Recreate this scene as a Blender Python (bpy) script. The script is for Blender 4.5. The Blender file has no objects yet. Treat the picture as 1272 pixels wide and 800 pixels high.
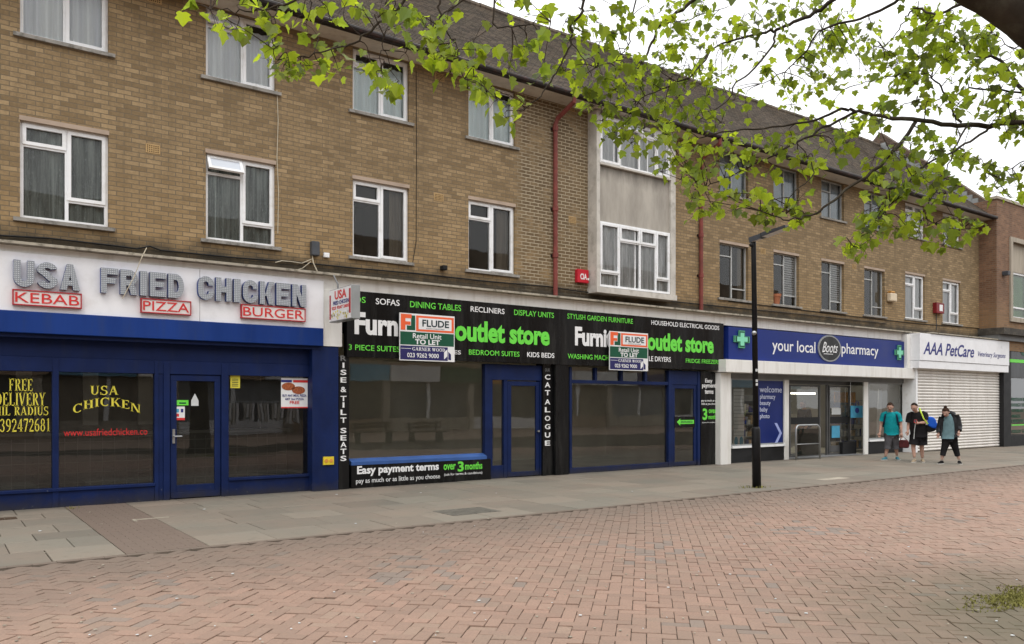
import bpy, bmesh, math, random
import numpy as np
from mathutils import Vector, Matrix
random.seed(7); np.random.seed(7)
R = math.radians
SC = bpy.context.scene
COL = SC.collection

# ------------------------------------------------------------------ camera, sky, sun, exposure
F, CX, CY, EYE, DIST = 1000.0, 636.0, 502.0, 1.6, 14.2
PHI = R(35.8); CO, SI = math.cos(PHI), math.sin(PHI)
cam = bpy.data.objects.new('camera', bpy.data.cameras.new('camera')); COL.objects.link(cam)
cam.location = (0, -DIST, EYE); cam.rotation_euler = (R(90), 0, -PHI)
cam.data.sensor_width = 36; cam.data.lens = F/1272*36; cam.data.shift_y = 102/1272
cam.data.clip_start = .05; cam.data.clip_end = 900
SC.camera = cam
SC.view_settings.view_transform = 'Standard'; SC.view_settings.look = 'None'
SC.view_settings.exposure = 0.0; SC.view_settings.gamma = 1
try: SC.view_settings.use_curve_mapping = False
except Exception: pass
SC.cycles.use_denoising = True
SC.cycles.max_bounces = 8; SC.cycles.diffuse_bounces = 4; SC.cycles.transparent_max_bounces = 16
SC.cycles.caustics_reflective = False; SC.cycles.caustics_refractive = False
SC.cycles.sample_clamp_indirect = 6

SUN_EL, SUN_ROT = R(58), R(200)
w = bpy.data.worlds.new('World'); SC.world = w; w.use_nodes = True
nt = w.node_tree; nt.nodes.clear()
def wn(t): return nt.nodes.new(t)
sky = wn('ShaderNodeTexSky'); sky.sky_type = 'NISHITA'; sky.sun_disc = False
sky.sun_elevation = SUN_EL; sky.sun_rotation = SUN_ROT
hs = wn('ShaderNodeHueSaturation'); hs.inputs['Saturation'].default_value = .15
nt.links.new(sky.outputs[0], hs.inputs['Color'])
tc = wn('ShaderNodeTexCoord'); sp = wn('ShaderNodeSeparateXYZ'); nt.links.new(tc.outputs['Generated'], sp.inputs[0])
rp = wn('ShaderNodeValToRGB'); nt.links.new(sp.outputs['Z'], rp.inputs[0])   # overcast deck, brighter overhead
rp.color_ramp.elements[0].position = 0; rp.color_ramp.elements[0].color = (9.5, 9.7, 10.0, 1)
rp.color_ramp.elements[1].position = 1; rp.color_ramp.elements[1].color = (20, 20, 20, 1)
nz = wn('ShaderNodeTexNoise'); nz.inputs['Scale'].default_value = 2.2; nz.inputs['Detail'].default_value = 6
nt.links.new(tc.outputs['Generated'], nz.inputs['Vector'])
mr = wn('ShaderNodeMapRange'); mr.inputs['From Min'].default_value = .3; mr.inputs['From Max'].default_value = .7
mr.inputs['To Min'].default_value = .9; mr.inputs['To Max'].default_value = 1.1
nt.links.new(nz.outputs[0], mr.inputs[0])
mm = wn('ShaderNodeMix'); mm.data_type = 'RGBA'; mm.blend_type = 'MULTIPLY'; mm.inputs[0].default_value = 1
nt.links.new(rp.outputs[0], mm.inputs[6]); nt.links.new(mr.outputs[0], mm.inputs[7])
mx = wn('ShaderNodeMix'); mx.data_type = 'RGBA'; mx.inputs[0].default_value = .85
nt.links.new(hs.outputs[0], mx.inputs[6]); nt.links.new(mm.outputs[2], mx.inputs[7])
bg = wn('ShaderNodeBackground'); bg.inputs['Strength'].default_value = .125
nt.links.new(mx.outputs[2], bg.inputs[0])
wo = wn('ShaderNodeOutputWorld'); nt.links.new(bg.outputs[0], wo.inputs[0])
sl = bpy.data.lights.new('sun', 'SUN'); sl.energy = .8; sl.angle = R(25); sl.color = (1, .96, .9)
sun = bpy.data.objects.new('sun', sl); COL.objects.link(sun)
# sun stands over the street behind and to the left of the camera, veiled by cloud
az = R(215); sd = Vector((math.sin(az)*math.cos(SUN_EL), math.cos(az)*math.cos(SUN_EL), math.sin(SUN_EL)))
sun.rotation_euler = sd.to_track_quat('Z', 'Y').to_euler(); sun.location = (0, -20, 30)
sky.sun_rotation = az

# ------------------------------------------------------------------ survey helpers (read a point off a known plane)
def W(px, py, y=0.0):
    r = (px-CX)/F; u = (CY-py)/F; t = (y+DIST)/(CO-r*SI)
    return t*(r*CO+SI), EYE+t*u
def X(px, y=0.0): return W(px, 0, y)[0]
def G(px, py):
    f = EYE*F/(py-CY); r = (px-CX)/F*f
    return r*CO+f*SI, -DIST+f*CO-r*SI
def V3(px, py, f):
    r = (px-CX)/F*f
    return Vector((r*CO+f*SI, -DIST+f*CO-r*SI, EYE+(CY-py)/F*f))

# ------------------------------------------------------------------ materials
MATS = {}
def principled(name):
    m = bpy.data.materials.new(name); m.use_nodes = True
    b = m.node_tree.nodes['Principled BSDF']; MATS[name] = m
    return m, m.node_tree, b
def lk(t, a, b): t.links.new(a, b)
def mixc(t, fac, a, b, mode='MIX'):
    n = t.nodes.new('ShaderNodeMix'); n.data_type = 'RGBA'; n.blend_type = mode
    for i, v in ((0, fac), (6, a), (7, b)):
        if isinstance(v, (int, float)): n.inputs[i].default_value = v
        elif isinstance(v, tuple): n.inputs[i].default_value = (*v, 1) if len(v) == 3 else v
        else: lk(t, v, n.inputs[i])
    return n.outputs[2]
def math_n(t, op, a, b=None, c=None):
    n = t.nodes.new('ShaderNodeMath'); n.operation = op
    for i, v in enumerate((a, b, c)):
        if v is None: continue
        if isinstance(v, (int, float)): n.inputs[i].default_value = v
        else: lk(t, v, n.inputs[i])
    return n.outputs[0]
def coords(t, scale=(1, 1, 1), rot=(0, 0, 0)):
    c = t.nodes.new('ShaderNodeTexCoord'); m = t.nodes.new('ShaderNodeMapping')
    m.inputs['Scale'].default_value = scale; m.inputs['Rotation'].default_value = rot
    lk(t, c.outputs['Object'], m.inputs[0]); return m.outputs[0]
def noise(t, vec, scale, detail=4, rough=.55):
    n = t.nodes.new('ShaderNodeTexNoise'); n.inputs['Scale'].default_value = scale
    n.inputs['Detail'].default_value = detail; n.inputs['Roughness'].default_value = rough
    lk(t, vec, n.inputs['Vector']); return n.outputs[0]
def rng(t, v, a, b, c=0., d=1.):
    n = t.nodes.new('ShaderNodeMapRange'); lk(t, v, n.inputs[0])
    for i, q in enumerate((a, b, c, d)): n.inputs[i+1].default_value = q
    return n.outputs[0]
def bump(t, b, h, strength=.3, dist=.01):
    n = t.nodes.new('ShaderNodeBump'); n.inputs['Strength'].default_value = strength; n.inputs['Distance'].default_value = dist
    lk(t, h, n.inputs['Height']); lk(t, n.outputs[0], b.inputs['Normal'])
def mat(name, col, rough=.6, var=.15, scale=3., metal=0., dirt=None, dirt_amt=0., streak=False, bmp=0., spec=.5, emit=None):
    m, t, b = principled(name)
    v = coords(t, (1, 1, .12) if streak else (1, 1, 1))
    n = noise(t, v, scale, 5, .6)
    c = mixc(t, rng(t, n, .3, .7), tuple(x*(1-var) for x in col), tuple(min(1, x*(1+var)) for x in col))
    if dirt:
        n2 = noise(t, v, scale*2.7, 6, .65)
        c = mixc(t, rng(t, n2, .5, .72, 0, dirt_amt), c, dirt)
    lk(t, c, b.inputs['Base Color']); b.inputs['Roughness'].default_value = rough
    b.inputs['Metallic'].default_value = metal; b.inputs['Specular IOR Level'].default_value = spec if rough < .3 else .22 if rough < .8 else .1
    if rough < .9: lk(t, rng(t, n, .3, .7, max(0, rough-.1), min(1, rough+.1)), b.inputs['Roughness'])
    if bmp: bump(t, b, noise(t, coords(t), scale*12, 4), bmp, .004)
    if emit: 
        b.inputs['Emission Color'].default_value = (*emit[:3], 1); b.inputs['Emission Strength'].default_value = emit[3]
    return m

def brick_mat(name, c1, c2, mortar, dark, band=None, wet=None):
    m, t, b = principled(name)
    tcn = t.nodes.new('ShaderNodeTexCoord'); s = t.nodes.new('ShaderNodeSeparateXYZ'); lk(t, tcn.outputs['Object'], s.inputs[0])
    wob = noise(t, tcn.outputs['Object'], 6, 3)
    cmb = t.nodes.new('ShaderNodeCombineXYZ')
    gx = math_n(t, 'ADD', s.outputs[0], s.outputs[1])          # front faces run in x, returns in y
    lk(t, math_n(t, 'MULTIPLY_ADD', wob, .006, gx), cmb.inputs[0]); lk(t, math_n(t, 'MULTIPLY_ADD', wob, .008, s.outputs[2]), cmb.inputs[1])
    br = t.nodes.new('ShaderNodeTexBrick'); lk(t, cmb.outputs[0], br.inputs['Vector'])
    br.inputs['Scale'].default_value = 1; br.inputs['Brick Width'].default_value = .225; br.inputs['Row Height'].default_value = .075
    br.inputs['Mortar Size'].default_value = .0075; br.inputs['Mortar Smooth'].default_value = .3; br.inputs['Bias'].default_value = -.15
    br.inputs['Color1'].default_value = (0, 0, 0, 1); br.inputs['Color2'].default_value = (1, 1, 1, 1); br.inputs['Mortar'].default_value = (.5, .5, .5, 1)
    tone = rng(t, br.outputs['Color'], 0, 1)
    base = mixc(t, tone, c1, c2)
    big = noise(t, tcn.outputs['Object'], .55, 5, .6)
    fine = noise(t, tcn.outputs['Object'], 17, 6, .78)
    base = mixc(t, rng(t, big, .35, .7, 0, .4), base, dark)
    base = mixc(t, rng(t, fine, .42, .72, 0, .62), base, tuple(x*.5 for x in c1))
    base = mixc(t, rng(t, fine, .42, .25, 0, .55), base, tuple(x*1.25 for x in c2))
    st_ = t.nodes.new('ShaderNodeMapping'); st_.inputs['Scale'].default_value = (2.6, 2.6, .22); lk(t, tcn.outputs['Object'], st_.inputs[0])
    base = mixc(t, rng(t, noise(t, st_.outputs[0], 1.1, 6, .7), .5, .7, 0, .55), base, tuple(x*.5 for x in c1))     # rain streaks
    gz = math_n(t, 'MULTIPLY_ADD', big, 1.6, s.outputs[2])
    base = mixc(t, rng(t, gz, 6.5, 5.2, 0, .4), base, (.37, .235, .098))                                             # cleaner golden brick low down
    # odd single bricks burnt dark or pale
    br2 = t.nodes.new('ShaderNodeTexBrick'); lk(t, cmb.outputs[0], br2.inputs['Vector'])
    for k in ('Brick Width', 'Row Height', 'Mortar Size', 'Scale'): br2.inputs[k].default_value = br.inputs[k].default_value
    br2.inputs['Color1'].default_value = (0, 0, 0, 1); br2.inputs['Color2'].default_value = (1, 1, 1, 1); br2.inputs['Bias'].default_value = 0
    br2.offset = .5
    base = mixc(t, rng(t, br2.outputs['Color'], .8, 1, 0, .2), base, tuple(min(1, x*1.2) for x in c2))
    base = mixc(t, rng(t, br2.outputs['Color'], .25, 0, 0, .3), base, tuple(x*.5 for x in c1))
    mcol = mortar
    if wet:   # pale lime showing in the joints beside the rainwater pipe
        a = math_n(t, 'MULTIPLY', rng(t, s.outputs[0], wet[0], wet[0]+.25), rng(t, s.outputs[0], wet[1], wet[1]-.25))
        a = math_n(t, 'MULTIPLY', a, rng(t, noise(t, tcn.outputs['Object'], 1.3, 4), .3, .5))
        mcol = mixc(t, a, mortar, (.5, .43, .3)); base = mixc(t, math_n(t, 'MULTIPLY', a, .6), base, (.075, .05, .028))
    c = mixc(t, br.outputs['Fac'], base, mcol)
    if band:  # dirt and moss stain plus painted-in shadow just over the shop cornice
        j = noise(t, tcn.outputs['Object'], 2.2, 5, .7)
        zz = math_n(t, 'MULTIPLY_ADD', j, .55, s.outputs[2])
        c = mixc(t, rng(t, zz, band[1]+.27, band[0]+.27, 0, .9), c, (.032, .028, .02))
    lk(t, c, b.inputs['Base Color']); b.inputs['Roughness'].default_value = .9
    h = mixc(t, .35, math_n(t, 'SUBTRACT', 1, br.outputs['Fac']), fine)
    bump(t, b, h, .55, .008)
    return m

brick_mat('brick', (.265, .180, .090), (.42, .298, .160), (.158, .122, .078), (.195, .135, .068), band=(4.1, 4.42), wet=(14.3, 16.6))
brick_mat('old_brick', (.085, .05, .032), (.16, .10, .065), (.12, .10, .08), (.07, .05, .035))
brick_mat('red_brick', (.20, .10, .055), (.30, .16, .088), (.19, .15, .11), (.16, .09, .052))

def tile_mat():
    m, t, b = principled('roof_tile')
    tcn = t.nodes.new('ShaderNodeTexCoord'); s = t.nodes.new('ShaderNodeSeparateXYZ'); lk(t, tcn.outputs['Object'], s.inputs[0])
    cmb = t.nodes.new('ShaderNodeCombineXYZ'); lk(t, s.outputs[0], cmb.inputs[0]); lk(t, s.outputs[1], cmb.inputs[1])
    br = t.nodes.new('ShaderNodeTexBrick'); lk(t, cmb.outputs[0], br.inputs['Vector']); br.inputs['Scale'].default_value = 1
    br.inputs['Brick Width'].default_value = .165; br.inputs['Row Height'].default_value = COURSE
    br.inputs['Mortar Size'].default_value = .006; br.inputs['Mortar'].default_value = (.5, .5, .5, 1)
    br.inputs['Color1'].default_value = (0, 0, 0, 1); br.inputs['Color2'].default_value = (1, 1, 1, 1)
    c = mixc(t, br.outputs['Color'], (.045, .033, .024), (.135, .10, .07))
    c = mixc(t, rng(t, noise(t, tcn.outputs['Object'], .8, 6, .65), .42, .68, 0, .6), c, (.055, .047, .03))
    c = mixc(t, rng(t, noise(t, tcn.outputs['Object'], 9, 4, .7), .5, .75, 0, .5), c, (.17, .14, .095))
    c = mixc(t, br.outputs['Fac'], c, (.02, .017, .014))
    lk(t, c, b.inputs['Base Color']); b.inputs['Roughness'].default_value = .92
    bump(t, b, noise(t, tcn.outputs['Object'], 22, 4), .5, .01)
COURSE = .082
tile_mat()

def attr_mat(name, rough=.85, bmp=.3, mottle=.3, extra=None):
    m, t, b = principled(name)
    a = t.nodes.new('ShaderNodeAttribute'); a.attribute_name = 'tint'
    tcn = t.nodes.new('ShaderNodeTexCoord'); o = tcn.outputs['Object']
    c = a.outputs['Color']
    c = mixc(t, rng(t, noise(t, o, 55, 4, .7), .3, .75, 0, mottle), c, (.13, .10, .08))
    c = mixc(t, rng(t, noise(t, o, .5, 5, .6), .4, .7, 0, .45), c, (.28, .195, .145))
    c = mixc(t, rng(t, noise(t, o, 1.7, 5, .7), .55, .75, 0, .35), c, (.17, .135, .11))
    if extra: c = extra(t, o, c)
    lk(t, c, b.inputs['Base Color']); b.inputs['Roughness'].default_value = rough
    bump(t, b, noise(t, o, 120, 4), bmp, .003)
def green_corner(t, o, c):
    s = t.nodes.new('ShaderNodeSeparateXYZ'); lk(t, o, s.inputs[0])       # trodden dirt along the pavement edge
    e = math_n(t, 'MULTIPLY_ADD', noise(t, o, .9, 5, .65), 2.2, s.outputs[1])
    c = mixc(t, rng(t, e, -6.6, -4.2, 0, .8), c, (.150, .118, .092))
    f = math_n(t, 'MULTIPLY_ADD', noise(t, o, .35, 6, .7), 5.0, s.outputs[1])     # grey walked-in grime on the near paving
    c = mixc(t, rng(t, f, -7.2, -9.6, 0, .4), c, (.20, .155, .12))
    c = mixc(t, rng(t, noise(t, o, 2.6, 4, .6), .64, .7, 0, .3), c, (.12, .10, .085))  # old spills
    return damp(t, o, c)
def damp(t, o, c):   # damp algae spreading over the setts round the tree foot
    d = t.nodes.new('ShaderNodeVectorMath'); d.operation = 'DISTANCE'; lk(t, o, d.inputs[0]); d.inputs[1].default_value = (7.2, -12.2, 0)
    k = math_n(t, 'MULTIPLY_ADD', noise(t, o, 2.2, 5, .7), 1.8, d.outputs['Value'])
    return mixc(t, rng(t, k, 3.6, 1.9, 0, .75), c, (.085, .082, .045))
attr_mat('sett', .82, .5, .6, green_corner)
def slab_grime(t, o, c):
    s = t.nodes.new('ShaderNodeSeparateXYZ'); lk(t, o, s.inputs[0])
    e = math_n(t, 'MULTIPLY_ADD', noise(t, o, 2.5, 5, .7), .5, s.outputs[1])
    c = mixc(t, rng(t, e, -.15, .3, 0, .7), c, (.06, .052, .042))
    return mixc(t, rng(t, noise(t, o, 5, 6, .7), .56, .72, 0, .5), c, (.11, .095, .075))
attr_mat('slab', .8, .25, .22, slab_grime)

mat('joint', (.07, .058, .045), .95, .3, 8)
mat('earth', (.16, .13, .10), .95, .3, .5)
mat('upvc', (.86, .87, .88), .35, .05, 2, dirt=(.5, .47, .4), dirt_amt=.35)
mat('steel_frame', (.46, .47, .46), .5, .15, 4, dirt=(.25, .22, .18), dirt_amt=.4)
mat('sill', (.30, .285, .26), .85, .25, 4, dirt=(.06, .055, .045), dirt_amt=.7)
mat('lintel', (.42, .33, .26), .85, .15, 3)
mat('soffit', (.62, .57, .50), .8, .12, 1.5, dirt=(.32, .26, .2), dirt_amt=.5)
mat('gutter_black', (.022, .017, .015), .55, .3, 3, dirt=(.10, .04, .03), dirt_amt=.6)
mat('pipe_red', (.20, .052, .043), .55, .25, 4, dirt=(.10, .05, .04), dirt_amt=.5)
mat('concrete', (.56, .53, .48), .88, .15, 2, dirt=(.22, .19, .15), dirt_amt=.5)
def render_mat():
    m, t, b = principled('cement_render'); o = coords(t); st = coords(t, (1, 1, .25))
    c = mixc(t, rng(t, noise(t, st, 2.4, 6, .65), .35, .7), (.46, .425, .37), (.29, .265, .23))
    s = t.nodes.new('ShaderNodeSeparateXYZ'); lk(t, o, s.inputs[0])
    k = math_n(t, 'MULTIPLY_ADD', noise(t, st, 3.5, 5, .7), .7, s.outputs[2])
    c = mixc(t, rng(t, k, 7.15, 7.65, 0, .85), c, (.075, .066, .054))     # run-off stain under the upper sill
    lk(t, c, b.inputs['Base Color']); b.inputs['Roughness'].default_value = .92; bump(t, b, noise(t, o, 60, 4), .3, .004)
render_mat()
mat('white_board', (.84, .84, .86), .35, .05, 1.2, dirt=(.5, .48, .44), dirt_amt=.25)
mat('white_paint', (.80, .785, .75), .6, .04, 2, dirt=(.42, .37, .30), dirt_amt=.38, streak=True)
mat('cornice', (.40, .36, .29), .85, .25, 3, dirt=(.05, .043, .033), dirt_amt=.9)
mat('lead', (.075, .068, .06), .8, .3, 3, dirt=(.2, .18, .14), dirt_amt=.5)
def worn_paint(name, col, chip):
    m, t, b = principled(name); o = coords(t); s = t.nodes.new('ShaderNodeSeparateXYZ'); lk(t, o, s.inputs[0])
    c = mixc(t, rng(t, noise(t, o, 1.6, 5, .6), .3, .7), tuple(x*.72 for x in col), tuple(x*1.25 for x in col))
    c = mixc(t, rng(t, noise(t, coords(t, (1, 1, .12)), 5, 6, .7), .52, .75, 0, .5), c, (.022, .03, .062))
    n = noise(t, o, 13, 6, .75)
    low = rng(t, s.outputs[2], .5, .0, 0, .09)
    c = mixc(t, rng(t, math_n(t, 'ADD', n, low), .70, .74, 0, .75), c, chip)
    g = math_n(t, 'MULTIPLY_ADD', noise(t, o, 4, 5, .7), .3, s.outputs[2])
    c = mixc(t, rng(t, g, .34, .14, 0, .75), c, (.035, .032, .03))
    lk(t, c, b.inputs['Base Color']); b.inputs['Specular IOR Level'].default_value = .2
    lk(t, rng(t, n, .3, .7, .38, .62), b.inputs['Roughness']); bump(t, b, n, .12, .003)
worn_paint('blue_paint', (.0050, .0150, .072), (.16, .17, .19))
mat('blue_bright', (.0065, .035, .19), .45, .2, 1.5, dirt=(.03, .05, .12), dirt_amt=.5, streak=True)
mat('blue_sill', (.045, .105, .30), .4, .15, 3)
mat('pharmacy_blue', (.010, .026, .175), .36, .08, 1.0)
mat('banner_blue', (.010, .022, .14), .4, .1, 2)
mat('gloss_black', (.006, .006, .0065), .24, .2, 2, dirt=(.035, .035, .033), dirt_amt=.6, streak=True, spec=.3)
mat('matt_black', (.016, .016, .017), .55, .3, 3)
mat('post_black', (.009, .009, .010), .45, .3, 5)
mat('lettering_white', (.82, .82, .82), .45, .02)
mat('lettering_green', (.16, .72, .075), .45, .04)
mat('lettering_yellow', (.72, .63, .075), .5, .05)
mat('lettering_red', (.62, .04, .04), .5, .05)
mat('lettering_blue', (.035, .04, .20), .5, .05)
mat('lettering_dark', (.012, .03, .035), .5, .05)
mat('lettering_grey', (.22, .22, .22), .5, .05)
mat('lettering_pale', (.62, .66, .80), .5, .05)
mat('chevron_pale', (.34, .40, .72), .5, .05)
mat('red_edge', (.42, .03, .04), .5, .15)
mat('cream_face', (.72, .68, .66), .45, .06)
mat('board_white', (.78, .78, .78), .4, .04)
mat('board_orange', (.80, .13, .045), .45, .04)
mat('board_green', (.012, .085, .045), .45, .08)
mat('board_navy', (.028, .026, .115), .45, .08)
mat('letter_side', (.03, .06, .22), .5, .2)
def bulb_mat():
    m, t, b = principled('bulb_face'); s = t.nodes.new('ShaderNodeSeparateXYZ'); lk(t, coords(t), s.inputs[0])
    p = .03
    fx = math_n(t, 'SUBTRACT', math_n(t, 'FRACT', math_n(t, 'DIVIDE', s.outputs[0], p)), .5)
    fz = math_n(t, 'SUBTRACT', math_n(t, 'FRACT', math_n(t, 'DIVIDE', s.outputs[2], p)), .5)
    d = math_n(t, 'SQRT', math_n(t, 'ADD', math_n(t, 'MULTIPLY', fx, fx), math_n(t, 'MULTIPLY', fz, fz)))
    c = mixc(t, rng(t, d, .2, .4), (.50, .52, .54), (.25, .27, .30))
    lk(t, c, b.inputs['Base Color']); b.inputs['Roughness'].default_value = .4
    bump(t, b, rng(t, d, .4, .1), .6, .01)
bulb_mat()
def glass_mat(name, tint, boost=1.0, base=.0, film=.02):
    m = bpy.data.materials.new(name); m.use_nodes = True; t = m.node_tree; t.nodes.clear(); MATS[name] = m
    tr = t.nodes.new('ShaderNodeBsdfTransparent'); tr.inputs[0].default_value = (*tint, 1)
    gl = t.nodes.new('ShaderNodeBsdfGlossy'); gl.inputs['Roughness'].default_value = .012
    fr = t.nodes.new('ShaderNodeFresnel'); fr.inputs[0].default_value = 1.52
    wv = noise(t, coords(t), .9, 2); bp = t.nodes.new('ShaderNodeBump'); bp.inputs['Strength'].default_value = .04; bp.inputs['Distance'].default_value = .05
    lk(t, wv, bp.inputs['Height']); lk(t, bp.outputs[0], gl.inputs['Normal'])
    f = math_n(t, 'MULTIPLY_ADD', fr.outputs[0], boost, base)
    mxs = t.nodes.new('ShaderNodeMixShader'); lk(t, f, mxs.inputs[0]); lk(t, tr.outputs[0], mxs.inputs[1]); lk(t, gl.outputs[0], mxs.inputs[2])
    du = t.nodes.new('ShaderNodeBsdfDiffuse'); du.inputs[0].default_value = (.55, .53, .44, 1)     # a film of dust and smears
    dn = rng(t, noise(t, coords(t, (1, 1, .5)), 1.6, 6, .7), .35, .75, film*.5, film*1.7)
    m3 = t.nodes.new('ShaderNodeMixShader'); lk(t, dn, m3.inputs[0]); lk(t, mxs.outputs[0], m3.inputs[1]); lk(t, du.outputs[0], m3.inputs[2])
    o = t.nodes.new('ShaderNodeOutputMaterial'); lk(t, m3.outputs[0], o.inputs[0])
glass_mat('glass', (.97, .985, .98), 1.1)
mat('sky_reflect_pane', (.60, .64, .70), .3, .04, 2)  # opaque pale colour painted for the sky reflected in open fanlights
glass_mat('shop_glass', (.80, .82, .79), 2.3, film=.030)
glass_mat('takeaway_glass', (.80, .82, .79), 2.1, film=.012)
def lace(name, a, b_, sc=14):
    m, t, b = principled(name); o = coords(t, (1, 1, .06)); o2 = coords(t, (1, 1, .45))
    c = mixc(t, rng(t, noise(t, o, sc, 4, .7), .35, .65), a, b_)  # upright bands paint the light and shade of folds into the net
    c = mixc(t, rng(t, noise(t, o2, 45, 3, .8), .55, .7, 0, .5), c, tuple(min(1, x*1.5) for x in b_))
    lk(t, c, b.inputs['Base Color']); b.inputs['Roughness'].default_value = .95
lace('net_dark', (.085, .105, .10), (.36, .41, .39))
lace('net_white', (.66, .68, .70), (.90, .91, .92))
lace('net_pattern', (.38, .39, .39), (.93, .94, .95), 11)
mat('curtain_pale', (.80, .92, .95), .95, .12, 5, streak=True)
mat('curtain_lilac', (.86, .89, .96), .95, .12, 5, streak=True)
mat('drape_brown', (.20, .17, .13), .95, .25, 5, streak=True)
mat('blind_grey', (.72, .73, .73), .6, .06, 3)
mat('blind_blue', (.36, .42, .47), .9, .15, 3)
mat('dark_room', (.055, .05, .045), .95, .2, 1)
mat('shop_wall', (.72, .70, .60), .9, .12, 1)
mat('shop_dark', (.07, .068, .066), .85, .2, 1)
mat('pharmacy_wall', (.26, .25, .23), .9, .15, 1)
mat('shop_floor', (.52, .50, .43), .7, .2, 1.5)
mat('metal', (.42, .43, .44), .35, .12, 4, metal=.85)
mat('alu_grey', (.30, .31, .31), .45, .1, 3, metal=.3)
mat('dark_frame', (.10, .10, .10), .4, .15, 3, metal=.2)
mat('cross_green', (.10, .36, .20), .5, .08)
mat('iron_cover', (.135, .125, .105), .7, .25, 6)
mat('zinc_grey', (.20, .205, .21), .6, .2, 2)
mat('shutter', (.76, .73, .69), .5, .08, 1.5, dirt=(.5, .46, .42), dirt_amt=.4, streak=True)
mat('terracotta', (.38, .15, .08), .85, .2, 5)
mat('yellow_plastic', (.72, .56, .04), .4, .08, 5)
mat('alarm_red', (.52, .02, .035), .4, .1, 4)
mat('alarm_dark_red', (.20, .018, .022), .45, .15, 4)
mat('alarm_cream', (.66, .55, .40), .45, .1, 4)
mat('alarm_orange', (.55, .27, .06), .45, .1, 4)
mat('slate_grey', (.07, .075, .085), .5, .2, 5)
mat('cable_black', (.012, .012, .012), .6, .2)
mat('cable_cream', (.52, .46, .35), .7, .15)
mat('air_brick', (.46, .31, .15), .85, .2, 6)
mat('air_hole', (.05, .035, .02), .9, .1)
mat('bark', (.045, .036, .027), .92, .45, 3, dirt=(.10, .095, .07), dirt_amt=.6, bmp=.6)
mat('twig', (.050, .036, .028), .9, .3, 6)
mat('moss', (.21, .20, .06), .95, .5, 9, dirt=(.33, .30, .13), dirt_amt=.6)
mat('stock_a', (.42, .30, .18), .8, .5, 7); mat('stock_b', (.25, .28, .34), .8, .5, 7); mat('stock_c', (.52, .50, .46), .8, .3, 7)
mat('orange_card', (.62, .28, .06), .7, .3, 9)
mat('bag_cyan', (.08, .34, .52), .6, .15, 6)
mat('paper', (.60, .62, .62), .8, .08, 5)
mat('pizza', (.35, .10, .04), .6, .5, 40)
mat('tube_light', (.9, .88, .8), .5, 0, emit=(1, .93, .8, 7))
mat('green_lamp', (.22, .62, .42), .5, .1, emit=(.25, .8, .5, .06))
mat('tile_white', (.13, .13, .125), .35, .1, 2)
mat('stone', (.40, .355, .29), .88, .15, 2.5, dirt=(.17, .145, .115), dirt_amt=.6, streak=True)
mat('green_film', (.16, .34, .10), .6, .25, 1.2)
mat('skin', (.50, .30, .23), .55, .06, 9); mat('skin_pale', (.56, .36, .29), .55, .06, 9)
mat('hair_dark', (.022, .015, .011), .9, .3, 30); mat('hair_brown', (.045, .024, .016), .9, .3, 30)
mat('teal_cloth', (.008, .235, .26), .85, .15, 12); mat('grey_cloth', (.085, .082, .088), .9, .15, 12)
mat('black_cloth', (.014, .013, .014), .85, .3, 12); mat('slate_cloth', (.13, .21, .23), .9, .15, 12)
mat('coat_black', (.016, .017, .019), .5, .4, 14); mat('navy_cloth', (.015, .02, .045), .85, .2, 12)
mat('bag_blue', (.012, .10, .55), .6, .12, 10); mat('strap_lime', (.58, .78, .08), .6, .1, 9)
mat('bag_maroon', (.11, .022, .022), .5, .3, 12); mat('shoe_teal', (.05, .19, .24), .6, .3, 20); mat('shoe_tan', (.36, .28, .19), .7, .25, 20)
mat('sole_white', (.62, .60, .56), .6, .1); mat('wood_dark', (.09, .06, .04), .7, .3, 6)
mat('hair_grey', (.16, .155, .15), .8, .2, 20)
mat('jean_blue', (.035, .05, .11), .9, .2, 12)
mat('far_wall', (.33, .24, .17), .9, .15, 2); mat('far_board', (.14, .30, .42), .5, .15, 1)

def leaf_mat():
    m = bpy.data.materials.new('leaf'); m.use_nodes = True; t = m.node_tree; t.nodes.clear(); MATS['leaf'] = m
    a = t.nodes.new('ShaderNodeAttribute'); a.attribute_name = 'tint'
    d = t.nodes.new('ShaderNodeBsdfPrincipled'); d.inputs['Roughness'].default_value = .5; lk(t, a.outputs['Color'], d.inputs['Base Color'])
    tl = t.nodes.new('ShaderNodeBsdfTranslucent'); lk(t, mixc(t, 1., a.outputs['Color'], (3.2, 2.95, 1.3), 'MULTIPLY'), tl.inputs[0])
    mxs = t.nodes.new('ShaderNodeMixShader'); mxs.inputs[0].default_value = .52
    lk(t, d.outputs[0], mxs.inputs[1]); lk(t, tl.outputs[0], mxs.inputs[2])
    o = t.nodes.new('ShaderNodeOutputMaterial'); lk(t, mxs.outputs[0], o.inputs[0])
leaf_mat()

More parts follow.
